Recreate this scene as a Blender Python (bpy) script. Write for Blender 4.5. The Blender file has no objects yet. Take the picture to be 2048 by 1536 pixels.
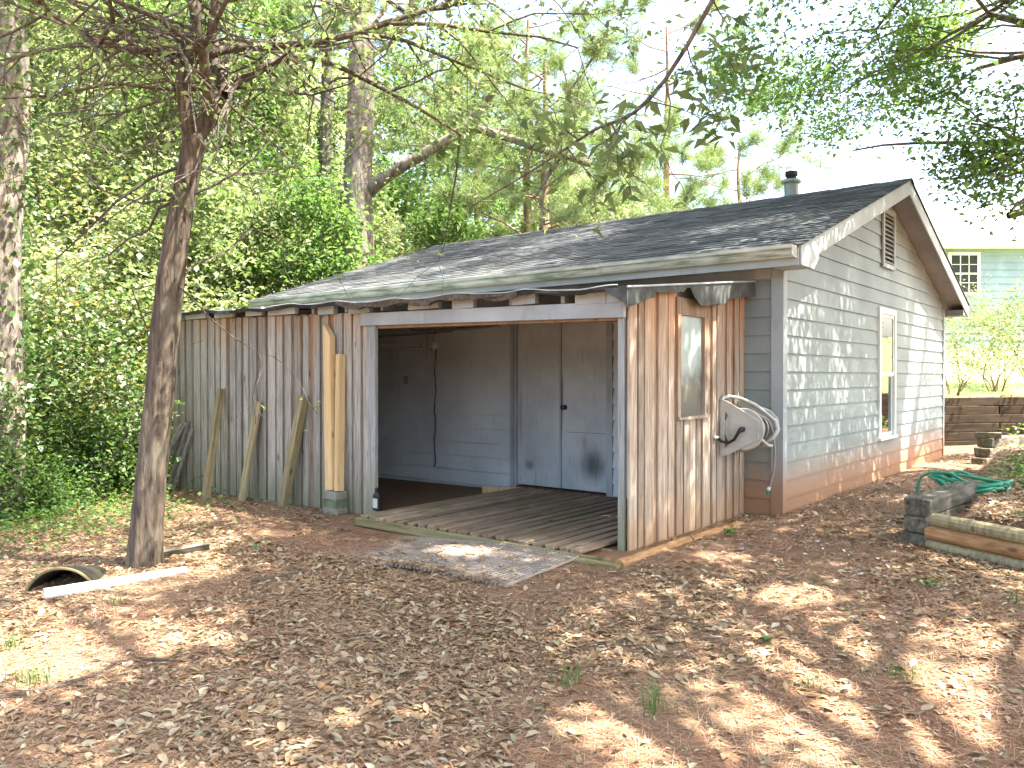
import bpy, math, random
import numpy as np
from mathutils import Vector, Matrix, Quaternion
random.seed(7); rng = np.random.default_rng(7)
SC = bpy.context.scene; COL = SC.collection
# ------------------------------------------------------------------ camera, sky, sun, exposure
F = 1622.0; _n = math.hypot(.779, .627); CA, SA = .779/_n, .627/_n
R_ = Vector((CA, SA, 0)); FW0 = Vector((-SA, CA, 0)); UP0 = Vector((0, 0, 1))
PITCH = -math.atan(14/F)
CAM = Vector((3.105, -8.328, 1.409))
FW = FW0*math.cos(PITCH)+UP0*math.sin(PITCH); UPV = UP0*math.cos(PITCH)-FW0*math.sin(PITCH)
cd = bpy.data.cameras.new('camera'); co = bpy.data.objects.new('camera', cd); COL.objects.link(co)
cd.sensor_width = 36; cd.lens = 36*F/2048; cd.clip_start = .05; cd.clip_end = 2000
co.matrix_world = Matrix((( R_.x, UPV.x, -FW.x, CAM.x), (R_.y, UPV.y, -FW.y, CAM.y), (R_.z, UPV.z, -FW.z, CAM.z), (0, 0, 0, 1)))
SC.camera = co
SUN_AZ, SUN_EL = math.radians(22), math.radians(60)
S = Vector((math.cos(SUN_EL)*math.cos(SUN_AZ), math.cos(SUN_EL)*math.sin(SUN_AZ), math.sin(SUN_EL)))
w = bpy.data.worlds.new('World'); SC.world = w; w.use_nodes = True
nt = w.node_tree; bg = nt.nodes['Background']
sky = nt.nodes.new('ShaderNodeTexSky'); sky.sky_type = 'NISHITA'; sky.sun_disc = False
sky.sun_elevation = SUN_EL; sky.sun_rotation = math.pi/2-SUN_AZ; sky.dust_density = 4.5; sky.air_density = 1.0
nt.links.new(sky.outputs[0], bg.inputs[0]); bg.inputs[1].default_value = .15
sl = bpy.data.lights.new('sun', 'SUN'); sl.energy = 5.0; sl.angle = math.radians(.55); sl.color = (1, .96, .88)
so = bpy.data.objects.new('sun', sl); COL.objects.link(so); so.rotation_euler = S.to_track_quat('Z', 'Y').to_euler(); so.location = (10, 4, 20)
SC.view_settings.view_transform = 'Standard'; SC.view_settings.look = 'None'; SC.view_settings.gamma = 1
SC.view_settings.use_curve_mapping = False; SC.view_settings.exposure = 2.65
SC.cycles.use_denoising = True; SC.cycles.max_bounces = 6; SC.cycles.diffuse_bounces = 3
SC.cycles.transparent_max_bounces = 8; SC.cycles.sample_clamp_indirect = 6

def ray(u, v): return FW+R_*((u-1024)/F)-UPV*((v-768)/F)
def at_x(u, v, x): d = ray(u, v); return CAM+d*((x-CAM.x)/d.x)
def at_y(u, v, y): d = ray(u, v); return CAM+d*((y-CAM.y)/d.y)
def at_z(u, v, z): d = ray(u, v); return CAM+d*((z-CAM.z)/d.z)
def at_d(u, v, d): return CAM+ray(u, v)*d

# ------------------------------------------------------------------ helpers
def tag(o, label=None, cat=None, group=None, kind=None):
    if label: o['label'] = label
    if cat: o['category'] = cat
    if group: o['group'] = group
    if kind: o['kind'] = kind
    return o
def empty(name, loc=(0, 0, 0), label=None, cat=None, group=None):
    o = bpy.data.objects.new(name, None); o.location = loc; o.empty_display_size = .1; COL.objects.link(o)
    return tag(o, label, cat, group)
def setp(o, parent):
    o.parent = parent
    t = parent.location.copy(); q = parent
    while q.parent is not None: t = t+q.parent.location if False else t; q = q.parent
    o.matrix_parent_inverse = wm(parent).inverted()
def wm(o):
    m = o.matrix_basis.copy()
    if o.parent is not None: m = wm(o.parent) @ o.matrix_parent_inverse @ m
    return m
def mobj(name, V, Fc, mat, parent=None, loc=(0, 0, 0), smooth=False, bev=0, kind=None):
    me = bpy.data.meshes.new(name)
    loc = Vector(loc)
    if isinstance(V, np.ndarray) and isinstance(Fc, np.ndarray):
        V = V-np.array(loc); n, k = Fc.shape
        me.vertices.add(len(V)); me.vertices.foreach_set('co', V.astype(np.float32).ravel())
        me.loops.add(n*k); me.loops.foreach_set('vertex_index', Fc.astype(np.int32).ravel())
        me.polygons.add(n); me.polygons.foreach_set('loop_start', (np.arange(n)*k).astype(np.int32))
        me.update(calc_edges=True)
    else:
        me.from_pydata([tuple(Vector(p)-loc) for p in V], [], [tuple(f) for f in Fc]); me.update()
    if smooth: me.polygons.foreach_set('use_smooth', np.ones(len(me.polygons), bool))
    if mat: me.materials.append(mat)
    o = bpy.data.objects.new(name, me); COL.objects.link(o); o.location = loc
    if parent is not None: setp(o, parent)
    if bev:
        m = o.modifiers.new('bevel', 'BEVEL'); m.width = bev; m.segments = 2; m.limit_method = 'ANGLE'
    if kind: o['kind'] = kind
    return o
BF = [(0, 3, 2, 1), (4, 5, 6, 7), (0, 1, 5, 4), (1, 2, 6, 5), (2, 3, 7, 6), (3, 0, 4, 7)]
class MB:
    def __init__(s): s.V = []; s.F = []
    def add(s, V, Fc):
        b = len(s.V); s.V += [Vector(p) for p in V]; s.F += [tuple(i+b for i in f) for f in Fc]; return s
    def box(s, x0, x1, y0, y1, z0, z1):
        return s.add([(x0, y0, z0), (x1, y0, z0), (x1, y1, z0), (x0, y1, z0), (x0, y0, z1), (x1, y0, z1), (x1, y1, z1), (x0, y1, z1)], BF)
    def hexa(s, P): return s.add(P, BF)
    def obox(s, p0, p1, w, t, side):      # bar from p0 to p1; w across 'side', t across the third axis
        p0, p1, side = Vector(p0), Vector(p1), Vector(side)
        d = (p1-p0).normalized(); a = (side-d*side.dot(d)).normalized(); b = d.cross(a)
        c = [(-1, -1), (1, -1), (1, 1), (-1, 1)]
        return s.add([p0+a*(w/2*i)+b*(t/2*j) for i, j in c]+[p1+a*(w/2*i)+b*(t/2*j) for i, j in c], BF)
    def tube(s, pts, rad, n=8, cap=True, closed=False):
        pts = [Vector(p) for p in pts]; m = len(pts)
        if not hasattr(rad, '__len__'): rad = [rad]*m
        b = len(s.V); prev = None
        for i, p in enumerate(pts):
            if closed: t = pts[(i+1) % m]-pts[i-1]
            else: t = pts[min(i+1, m-1)]-pts[max(i-1, 0)]
            t = t.normalized() if t.length > 1e-9 else Vector((0, 0, 1))
            if prev is None: prev = t.orthogonal().normalized()
            a = prev-t*prev.dot(t); a = a.normalized() if a.length > 1e-6 else t.orthogonal().normalized(); prev = a
            c = t.cross(a)
            for k in range(n):
                th = 2*math.pi*k/n; s.V.append(p+(a*math.cos(th)+c*math.sin(th))*rad[i])
        for i in range(m if closed else m-1):
            i2 = (i+1) % m
            for k in range(n):
                s.F.append((b+i*n+k, b+i*n+(k+1) % n, b+i2*n+(k+1) % n, b+i2*n+k))
        if cap and not closed:
            s.F.append(tuple(b+k for k in reversed(range(n)))); s.F.append(tuple(b+(m-1)*n+k for k in range(n)))
        return s
    def prism(s, poly, ext):               # polygon (3d points) extruded by ext
        b = len(s.V); n = len(poly); e = Vector(ext)
        s.V += [Vector(p) for p in poly]+[Vector(p)+e for p in poly]
        s.F.append(tuple(b+i for i in reversed(range(n)))); s.F.append(tuple(b+n+i for i in range(n)))
        for i in range(n): j = (i+1) % n; s.F.append((b+i, b+j, b+n+j, b+n+i))
        return s
    def jitter(s, a):
        for p in s.V: p += Vector((random.uniform(-a, a), random.uniform(-a, a), random.uniform(-a, a)))
        return s
    def build(s, name, mat, parent=None, loc=None, smooth=False, bev=0, kind=None):
        if loc is None:
            c = sum(s.V, Vector())/len(s.V); loc = (c.x, c.y, min(p.z for p in s.V))
        return mobj(name, s.V, s.F, mat, parent, loc, smooth, bev, kind)
def box(name, x0, x1, y0, y1, z0, z1, mat, parent=None, bev=0, jit=0):
    m = MB().box(x0, x1, y0, y1, z0, z1)
    if jit: m.jitter(jit)
    return m.build(name, mat, parent, bev=bev)

# ------------------------------------------------------------------ materials
class G:
    def __init__(s, name):
        s.m = bpy.data.materials.new(name); s.m.use_nodes = True; s.t = s.m.node_tree; s.t.nodes.clear()
        s.out = s.t.nodes.new('ShaderNodeOutputMaterial')
    def n(s, typ, **kw):
        nd = s.t.nodes.new('ShaderNode'+typ)
        for k, v in kw.items(): setattr(nd, k, v)
        return nd
    def put(s, sock, v):
        if isinstance(v, bpy.types.NodeSocket): s.t.links.new(v, sock)
        elif isinstance(v, (tuple, list)) and len(v) == 3 and sock.type == 'RGBA': sock.default_value = (*v, 1)
        else: sock.default_value = v
    def math(s, op, a, b=None, c=None):
        nd = s.n('Math', operation=op)
        for i, v in enumerate((a, b, c)):
            if v is not None: s.put(nd.inputs[i], v)
        return nd.outputs[0]
    def vmath(s, op, a, b):
        nd = s.n('VectorMath', operation=op); s.put(nd.inputs[0], a); s.put(nd.inputs[1], b); return nd.outputs[0]
    def noise(s, vec, scale, detail=4, rough=.55):
        nd = s.n('TexNoise'); s.put(nd.inputs['Vector'], vec); nd.inputs['Scale'].default_value = scale
        nd.inputs['Detail'].default_value = detail; nd.inputs['Roughness'].default_value = rough; return nd.outputs['Fac']
    def ramp(s, f, stops):
        nd = s.n('ValToRGB'); cr = nd.color_ramp
        while len(cr.elements) < len(stops): cr.elements.new(.5)
        for e, (p, c) in zip(cr.elements, stops):
            e.position = p; e.color = (*c, 1) if len(c) == 3 else c
        s.put(nd.inputs[0], f); return nd.outputs[0]
    def ss(s, x, a, b):
        nd = s.n('MapRange', interpolation_type='SMOOTHSTEP'); s.put(nd.inputs[0], x); nd.inputs[1].default_value = a; nd.inputs[2].default_value = b; return nd.outputs[0]
    def mix(s, f, a, b, bt='MIX'):
        nd = s.n('Mix', data_type='RGBA', blend_type=bt); s.put(nd.inputs[0], f); s.put(nd.inputs[6], a); s.put(nd.inputs[7], b); return nd.outputs[2]
    def obj(s): return s.n('TexCoord').outputs['Object']
    def pos(s): return s.n('NewGeometry').outputs['Position']
    def sep(s, v):
        nd = s.n('SeparateXYZ'); s.put(nd.inputs[0], v); return nd.outputs
    def rnd(s): return s.n('ObjectInfo').outputs['Random']
    def isl(s): return s.n('NewGeometry').outputs['Random Per Island']
    def bump(s, h, strength=.4, dist=.01):
        nd = s.n('Bump'); nd.inputs['Strength'].default_value = strength; nd.inputs['Distance'].default_value = dist; s.put(nd.inputs['Height'], h); return nd.outputs[0]
    def pbr(s, col, rough=.8, normal=None, metal=0, spec=.3):
        b = s.n('BsdfPrincipled'); s.put(b.inputs['Base Color'], col); s.put(b.inputs['Roughness'], rough)
        b.inputs['Metallic'].default_value = metal; b.inputs['Specular IOR Level'].default_value = spec
        if normal is not None: s.put(b.inputs['Normal'], normal)
        s.b = b; s.t.links.new(b.outputs[0], s.out.inputs[0]); return s.m
def C(h):
    c = [int(h[i:i+2], 16)/255 for i in (0, 2, 4)]
    return tuple(x/12.92 if x <= .04045 else ((x+.055)/1.055)**2.4 for x in c)

def mat_wood(name, dark, mid, light, top=None, bottom=None, zt=(1.2, 2.2), zb=(.45, -.1), scale=(14, 14, .9), vary=.35, rough=.85, green=None):
    g = G(name); o = g.obj(); r = g.rnd()
    off = g.n('CombineXYZ'); g.put(off.inputs[0], g.math('MULTIPLY', r, 37.)); g.put(off.inputs[1], g.math('MULTIPLY', r, 91.)); g.put(off.inputs[2], g.math('MULTIPLY', r, 53.))
    v = g.vmath('ADD', g.vmath('MULTIPLY', o, scale), off.outputs[0])
    grain = g.noise(v, 3., 8, .65); broad = g.noise(v, .55, 3)
    col = g.ramp(grain, [(.28, dark), (.5, mid), (.72, light)])
    tone = g.math('MULTIPLY_ADD', r, vary, 1-vary/2)
    tn = g.math('MULTIPLY', tone, g.math('MULTIPLY_ADD', broad, .7, .65))
    cc = g.n('CombineColor'); [g.put(cc.inputs[i], tn) for i in range(3)]
    z = g.sep(g.pos())[2]; pn = g.noise(g.pos(), 3., 3)
    if top:
        f = g.math('MULTIPLY', g.ss(g.math('ADD', z, g.math('MULTIPLY_ADD', broad, 1.6, -.8)), *zt), g.math('MULTIPLY_ADD', g.math('FRACT', g.math('MULTIPLY', r, 7.3)), .8, .2))
        col = g.mix(f, col, g.mix(grain, tuple(c*.6 for c in top), top))
    col = g.mix(1., col, cc.outputs[0], 'MULTIPLY')
    if bottom:
        f = g.math('MULTIPLY', g.ss(g.math('ADD', z, g.math('MULTIPLY_ADD', pn, .5, -.25)), zb[0], zb[1]), .7)
        col = g.mix(f, col, bottom)
    if green:
        f = g.math('MULTIPLY', g.ss(g.noise(g.pos(), 1.7, 4), .5, .75), .6); col = g.mix(f, col, green)
    kn = g.n('TexVoronoi'); g.put(kn.inputs['Vector'], g.vmath('ADD', g.vmath('MULTIPLY', o, tuple(6 if q > 5 else 2.2 for q in scale)), off.outputs[0])); kn.inputs['Scale'].default_value = 1.
    col = g.mix(g.math('MULTIPLY', g.ss(kn.outputs['Distance'], .14, .05), .75), col, tuple(c*.4 for c in dark))
    return g.pbr(col, rough, g.bump(grain, .5, .004), spec=.15)

M = {}
M['board'] = mat_wood('weathered_board', (.09, .066, .048), (.23, .18, .13), (.32, .27, .21), top=(.4, .21, .09), bottom=(.19, .165, .095), zb=(.35, -.25), zt=(1.0, 2.1), vary=.5)
M['batten'] = mat_wood('weathered_batten', (.14, .125, .105), (.3, .28, .24), (.44, .42, .375), top=(.4, .25, .13), bottom=(.19, .19, .105), zt=(1.6, 2.5), zb=(.6, -.2), vary=.55)
M['board_sunny'] = mat_wood('sunbleached_board', (.17, .105, .065), (.36, .29, .22), (.5, .45, .38), top=(.42, .2, .085), bottom=(.37, .22, .11), zt=(1.1, 2.5), zb=(.5, -.1), vary=.6)
M['board_warm'] = mat_wood('warm_recessed_board', (.17, .1, .06), (.34, .23, .15), (.44, .33, .235), top=(.44, .21, .085), bottom=(.36, .2, .1), zt=(1.0, 2.2), zb=(.5, -.1), vary=.4)
M['jamb'] = mat_wood('worn_grey_jamb', (.2, .19, .165), (.33, .335, .315), (.42, .43, .41), top=(.36, .37, .36), bottom=(.2, .19, .075), zt=(1.2, 2.6), zb=(.8, -.2), vary=.1)
M['new'] = mat_wood('fresh_pine_lumber', (.46, .29, .13), (.6, .42, .21), (.66, .5, .29), vary=.15)
M['treated'] = mat_wood('treated_lumber', (.14, .115, .06), (.28, .23, .13), (.38, .33, .2), vary=.4)
M['slat'] = mat_wood('grey_slat_wood', (.1, .1, .09), (.24, .22, .2), (.36, .34, .31), vary=.5)
M['deck'] = mat_wood('deck_plank_wood', (.12, .08, .05), (.29, .2, .13), (.41, .33, .235), scale=(14, .9, 14), vary=.55, green=(.15, .17, .05))
M['deck_edge'] = mat_wood('deck_edge_wood', (.12, .1, .045), (.24, .2, .095), (.34, .28, .14), scale=(.9, 14, 14), vary=.1, green=(.13, .16, .04))
M['timber'] = mat_wood('old_railroad_tie', (.03, .028, .022), (.11, .1, .075), (.24, .215, .17), scale=(8, 1.2, 8), vary=.3, green=(.07, .075, .035))
M['tie_wall'] = mat_wood('retaining_wall_timber', (.016, .011, .007), (.035, .024, .014), (.06, .042, .024), scale=(.6, .6, 5), vary=.25)
M['log'] = mat_wood('landscape_log', (.22, .11, .045), (.4, .22, .1), (.5, .32, .17), scale=(2, 2, 12), vary=.25)
def mat_paint(name, col, rough=.55, stain=True, mild=.12, grime=.18):
    g = G(name); p = g.pos(); z = g.sep(p)[2]; n1 = g.noise(p, 1.3, 4); n2 = g.noise(g.vmath('MULTIPLY', p, (6, 6, 1.2)), 2.5, 6); n3 = g.noise(p, 60., 2)
    c = g.mix(g.ss(n1, .3, .75), tuple(x*(1-grime) for x in col), tuple(min(1, x*(1+mild)) for x in col))
    c = g.mix(g.math('MULTIPLY', g.ss(n2, .56, .78), .35), c, (.2, .2, .14))
    c = g.mix(g.math('MULTIPLY', g.ss(n3, .68, .76), .45), c, (.09, .08, .06))
    if stain:
        f = g.ss(g.math('ADD', z, g.math('MULTIPLY_ADD', n2, .34, -.17)), .72, .08)
        c = g.mix(g.math('MULTIPLY', f, .92), c, (.35, .175, .08))
    return g.pbr(c, rough, g.bump(n2, .15, .004), spec=.3)
M['siding'] = mat_paint('grey_siding_paint', (.25, .285, .27))
M['siding_lightened'] = mat_paint('lightened_bluish_siding_paint', (.56, .6, .6), stain=False, grime=.1)  # same siding under the lean-to, painted lighter to offset the shade there
M['trim'] = mat_paint('pale_grey_trim_paint', (.36, .395, .39))
M['beam'] = mat_paint('grey_beam_paint', (.4, .425, .42), stain=False, grime=.3)
M['door'] = mat_paint('grey_door_paint', (.37, .41, .42), stain=False, grime=.25)
g = G('stained_door_paint'); p = g.pos(); X_, Y_, Z_ = g.sep(p)[0:3]; n1 = g.noise(p, 2., 5); n2 = g.noise(g.vmath('MULTIPLY', p, (14, 14, 2)), 2., 6)
c = g.mix(g.ss(n1, .3, .7), (.41, .45, .46), (.53, .57, .57)); c = g.mix(g.math('MULTIPLY', g.ss(n2, .55, .75), .4), c, (.22, .22, .2))
def blob(cx, cz, sx, sz, col, amt):
    global c
    a = g.math('POWER', g.math('DIVIDE', g.math('SUBTRACT', X_, cx), sx), 2.); b = g.math('POWER', g.math('DIVIDE', g.math('SUBTRACT', Z_, cz), sz), 2.)
    f = g.ss(g.math('ADD', g.math('SQRT', g.math('ADD', a, b)), g.math('MULTIPLY_ADD', n2, .7, -.35)), 1., .1); c = g.mix(g.math('MULTIPLY', f, amt), c, col)
blob(-2.32, .33, .26, .3, (.05, .055, .055), .8); blob(-2.79, 1.15, .035, .55, (.16, .08, .055), .75); blob(-3.3, .27, .12, .1, (.08, .08, .07), .6); blob(-3.45, .9, .05, .6, (.2, .14, .11), .5); blob(-2.45, .6, .06, .16, (.3, .2, .16), .5)
M['door_stained'] = g.pbr(c, .6, g.bump(n2, .2, .003), spec=.3)
M['soffit'] = mat_paint('grey_soffit_paint', (.2, .195, .21), stain=False)
M['white'] = mat_paint('white_paint', (.72, .74, .7), stain=False)
M['house'] = mat_paint('pale_blue_house_paint', (.25, .32, .37), stain=False)
def mat_plain(name, col, rough=.5, metal=0, spec=.4, var=.25, sc=8.):
    g = G(name); n = g.noise(g.pos(), sc, 5); c = g.mix(g.ss(n, .3, .7), tuple(x*(1-var) for x in col), col)
    return g.pbr(c, rough, g.bump(n, .1, .003), metal, spec)
M['gutter'] = None
g = G('gutter_metal'); p = g.pos(); n = g.noise(g.vmath('MULTIPLY', p, (1, 3, 6)), 3., 6)
c = g.ramp(n, [(.35, (.22, .26, .18)), (.5, (.45, .48, .41)), (.65, (.6, .61, .55))]); M['gutter'] = g.pbr(c, .5, spec=.4)
M['steel'] = mat_plain('dull_steel', (.42, .43, .42), .45, .6)
M['flue'] = mat_plain('galvanised_flue', (.3, .36, .34), .55, .4)
M['soot'] = mat_plain('sooty_metal', (.02, .02, .02), .8)
M['black'] = mat_plain('black_plastic', (.012, .013, .015), .35)
M['beige'] = mat_plain('beige_plastic', (.47, .46, .41), .55, var=.22, sc=5.)
M['hose_grey'] = mat_plain('greyish_hose', (.27, .26, .22), .5)
M['pvc'] = mat_plain('white_pvc', (.78, .78, .76), .4, var=.12)
M['green_hose'] = mat_plain('green_hose', (.03, .26, .14), .35)
M['tar'] = mat_plain('roll_roofing', (.09, .1, .09), .8, var=.5)
M['tar_edge'] = mat_plain('tar_edge', (.025, .022, .02), .85, var=.4)
M['flash'] = mat_plain('grey_flashing', (.5, .54, .54), .45, .3)
M['block'] = mat_plain('concrete_block', (.27, .255, .2), .9, var=.45)
M['block_green'] = mat_plain('mossy_concrete_block', (.17, .2, .12), .9, var=.5)
M['brick'] = mat_plain('old_brick', (.27, .25, .2), .9, var=.3)
M['dark'] = mat_plain('dark_interior', (.035, .035, .035), .9)
M['label'] = mat_plain('paper_label', (.55, .55, .52), .6)
M['brass'] = mat_plain('tarnished_knob', (.12, .1, .06), .4, .8)
M['roof_white'] = mat_plain('pale_roof', (.5, .48, .44), .8)
M['lens'] = mat_plain('fixture_enamel', (.66, .68, .68), .3, var=.08)
M['drum'] = mat_plain('mossy_black_drum', (.028, .022, .013), .7, var=.6)
M['lattice'] = mat_plain('grey_plastic_grid', (.34, .29, .24), .7, var=.3, sc=3.)
M['foil'] = mat_plain('foil_curtain', (.55, .58, .62), .3, .7)
M['rust'] = mat_plain('rust_stain', (.16, .07, .04), .9)
# glass
g = G('window_glass'); lw = g.n('Fresnel'); lw.inputs[0].default_value = 1.5
tr = g.n('BsdfTransparent'); tr.inputs[0].default_value = (.8, .85, .82, 1); gl = g.n('BsdfGlossy'); gl.inputs['Roughness'].default_value = .02
ms = g.n('MixShader'); g.put(ms.inputs[0], g.math('MULTIPLY_ADD', lw.outputs[0], 1.6, .05)); g.t.links.new(tr.outputs[0], ms.inputs[1]); g.t.links.new(gl.outputs[0], ms.inputs[2]); g.t.links.new(ms.outputs[0], g.out.inputs[0]); M['glass'] = g.m
# cloudy plastic in the lean-to window: milky film peeled away along the lower third
g = G('cloudy_pane'); p = g.pos(); z = g.sep(p)[2]; n = g.noise(p, 4., 5)
f = g.ss(g.math('ADD', z, g.math('MULTIPLY_ADD', n, .5, -.25)), 1.25, 1.5)
c = g.mix(f, (.11, .105, .09), g.mix(g.ss(n, .35, .7), (.3, .36, .34), (.45, .52, .5))); M['cloudy'] = g.pbr(c, .35, spec=.5)
# shingles
g = G('asphalt_shingle'); p = g.pos(); r = g.math('FRACT', g.math('ADD', g.rnd(), g.isl()))
c = g.ramp(r, [(0, (.045, .05, .052)), (.5, (.075, .08, .08)), (1, (.12, .122, .118))])
gr = g.noise(p, 160., 2); c = g.mix(1., c, g.ramp(gr, [(.3, (.55, .55, .55)), (.7, (1.4, 1.4, 1.38))]), 'MULTIPLY')
c = g.mix(g.math('MULTIPLY', g.ss(g.noise(p, .9, 5), .5, .75), .5), c, (.12, .11, .095)); M['shingle'] = g.pbr(c, .9, g.bump(gr, .5, .004), spec=.2)
# ground: red clay, brown humus, lawn on the upper bank
g = G('ground_soil'); p = g.pos(); X, Y, Z = g.sep(p)[0:3]
n1 = g.noise(p, 1.1, 6); n2 = g.noise(p, 9., 6, .7); n3 = g.noise(p, 70., 3, .7)
clay = g.mix(n2, (.18, .085, .045), (.34, .18, .1)); hum = g.mix(n3, (.14, .088, .05), (.34, .235, .14))
c = g.mix(g.ss(n1, .36, .6), clay, hum)
c = g.mix(g.math('MULTIPLY', g.ss(n3, .58, .68), .5), c, (.34, .25, .16))
lawn = g.mix(n2, (.2, .27, .08), (.34, .4, .16))
ld = g.math('ADD', g.math('MULTIPLY', X, -.77), g.math('MULTIPLY', Y, .64))
c = g.mix(g.math('MULTIPLY', g.ss(ld, 7.35, 7.75), g.ss(X, -7., -4.)), c, lawn)
M['ground'] = g.pbr(c, .95, g.bump(g.math('ADD', n2, n3), .8, .03), spec=.1)
def mat_leaf(name, cols, trans=.45, tcol=None, rough=.5, spec=.3):
    g = G(name); r = g.isl(); k = len(cols)
    c = g.ramp(r, [(i/(k-1), q) for i, q in enumerate(cols)])
    d = g.n('BsdfPrincipled'); g.put(d.inputs['Base Color'], c); d.inputs['Roughness'].default_value = rough; d.inputs['Specular IOR Level'].default_value = spec
    if trans <= 0: g.t.links.new(d.outputs[0], g.out.inputs[0]); return g.m
    t = g.n('BsdfTranslucent'); g.put(t.inputs[0], g.mix(1., c, tcol or (1.5, 1.6, .7), 'MULTIPLY'))
    m = g.n('MixShader'); m.inputs[0].default_value = trans
    g.t.links.new(d.outputs[0], m.inputs[1]); g.t.links.new(t.outputs[0], m.inputs[2]); g.t.links.new(m.outputs[0], g.out.inputs[0]); return g.m
M['leaf_oak'] = mat_leaf('oak_leaf', [(.065, .115, .035), (.105, .175, .055), (.16, .235, .085)], .55, (1.35, 1.45, .8))
M['leaf_light'] = mat_leaf('spring_leaf', [(.095, .14, .05), (.16, .21, .09), (.24, .28, .145)], .5, (1.25, 1.28, .88))
M['leaf_bush'] = mat_leaf('thicket_leaf', [(.045, .07, .03), (.1, .14, .055), (.22, .25, .13), (.25, .19, .11), (.32, .33, .22)], .35)
M['leaf_ivy'] = mat_leaf('ivy_leaf', [(.04, .08, .025), (.08, .14, .04), (.2, .23, .12)], .25, rough=.35, spec=.5)
M['needle'] = mat_leaf('pine_needle', [(.1, .15, .06), (.16, .22, .1), (.24, .27, .14)], .35)
M['weed'] = mat_leaf('weed_leaf', [(.05, .11, .03), (.09, .16, .045), (.14, .21, .065)], .4)
M['litter'] = mat_leaf('dead_leaf', [(.13, .08, .042), (.32, .225, .125), (.23, .13, .065), (.42, .325, .2), (.3, .2, .11), (.48, .4, .27), (.26, .235, .14), (.19, .11, .055), (.38, .27, .15)], .15, (1.2, 1., .8), .7, .2)
M['straw'] = mat_leaf('pine_straw', [(.17, .08, .042), (.34, .195, .115), (.46, .315, .2), (.25, .12, .068)], 0, rough=.7)
M['petal'] = mat_leaf('pale_petal', [(.5, .48, .45), (.6, .6, .58), (.4, .36, .3)], 0)
def mat_bark(name, dark, light, sc=(9, 9, 1.6), bumpd=.03, moss=None):
    g = G(name); p = g.pos(); v = g.vmath('MULTIPLY', p, sc); n = g.noise(v, 2., 8, .65); n2 = g.noise(p, 1.2, 3)
    c = g.ramp(n, [(.33, dark), (.52, tuple((a+b)/2 for a, b in zip(dark, light))), (.7, light)])
    c = g.mix(1., c, g.ramp(n2, [(.3, (.7, .7, .7)), (.7, (1.2, 1.15, 1.1))]), 'MULTIPLY')
    if moss: c = g.mix(g.math('MULTIPLY', g.ss(g.noise(p, 2.2, 5), .5, .7), .6), c, moss)
    return g.pbr(c, .9, g.bump(n, .9, bumpd), spec=.15)
M['bark_lean'] = mat_bark('leaning_tree_bark', (.04, .032, .025), (.2, .16, .12), (14, 14, 2.2), .02, (.15, .14, .1))
M['bark_pine'] = mat_bark('pine_bark', (.06, .05, .04), (.33, .29, .24), (6, 6, 1.6), .05)
M['bark_grey'] = mat_bark('grey_bark', (.05, .045, .04), (.22, .2, .17))
M['bark_warm'] = mat_bark('warm_pine_bark', (.1, .06, .04), (.36, .24, .16))
M['twig'] = mat_bark('twig_bark', (.045, .04, .034), (.16, .14, .115), (30, 30, 30), .003)

# ------------------------------------------------------------------ ground
def sst(x, a, b):
    t = np.clip((x-a)/(b-a), 0, 1); return t*t*(3-2*t)
def gh(x, y):
    x = np.asarray(x, float); y = np.asarray(y, float)
    h = -.045-.055*np.clip(-(y+2.5), 0, 4)-.012*np.clip(-x, 0, 14)
    h = h+.07*sst(x, -.2, .4)*sst(y, -3, 0)
    # bank to the right of the tie edging
    line = 1.62-.11*(y-0)
    bank = sst(x-line, -.02, .25)*sst(y+.42*(x-1.62)+1.05, 0, .25)
    h = h+bank*(.28+.06*np.clip(x-line, 0, 6))*sst(y, 14, 9)
    # upper lawn behind the back wall
    ld = -.77*x+.64*y
    up = sst(ld, 7.38, 7.5)*sst(x, -7, -5)
    h = h+up*(.98+.15*np.clip(ld-7.5, 0, 40))
    fl = np.sin(x*1.7+y*.9)*.012+np.sin(x*.8-y*2.1)*.012+np.sin(x*5.1+1)*np.sin(y*4.3)*.006
    ins = (x > -8.8) & (x < .1) & (y > -2.8) & (y < 8)
    return h+np.where(ins, 0, fl)
def axis(lo, hi, a, b, fine, coarse):
    l = list(np.arange(a, b, fine)); s = fine; v = a
    left = []
    while v > lo: s *= 1.25; v -= min(s, coarse); left.append(v)
    s = fine; v = b; right = []
    while v < hi: right.append(v); s *= 1.25; v += min(s, coarse)
    return np.array(left[::-1]+l+right)
gx = axis(-300, 300, -10, 6, .1, 25); gy = axis(-60, 400, -9, 14, .1, 25)
XX, YY = np.meshgrid(gx, gy); ZZ = gh(XX, YY)
far = np.hypot(XX-CAM.x, YY-CAM.y); ZZ = np.where(far > 60, np.minimum(ZZ, 6), ZZ)
nx, ny = len(gx), len(gy); ii = np.arange(nx*ny).reshape(ny, nx)
GF = np.stack([ii[:-1, :-1], ii[:-1, 1:], ii[1:, 1:], ii[1:, :-1]], -1).reshape(-1, 4)
gr_ = mobj('ground', np.stack([XX, YY, ZZ], -1).reshape(-1, 3), GF, M['ground'], smooth=True, kind='structure')

# ------------------------------------------------------------------ garage
GAR = empty('garage', (0, 0, 0), 'grey lap-sided garage with dark shingle roof, gable window and louvred vent', 'garage')
L, W_, EXP = -8.6, 7.83, .191
OV, EV, SL = .34, -.4, .334           # gable overhang, eave line, roof slope
RY = W_/2; ZE = 2.70                  # ridge line y, roof surface height at the eave edge
def zr(y): return ZE+SL*((y if y < RY else W_-y)+.4)
WIN = (3.62, 4.40, .60, 2.33)
DOOR = (-3.50, -2.12, -.04, 2.16)
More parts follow.
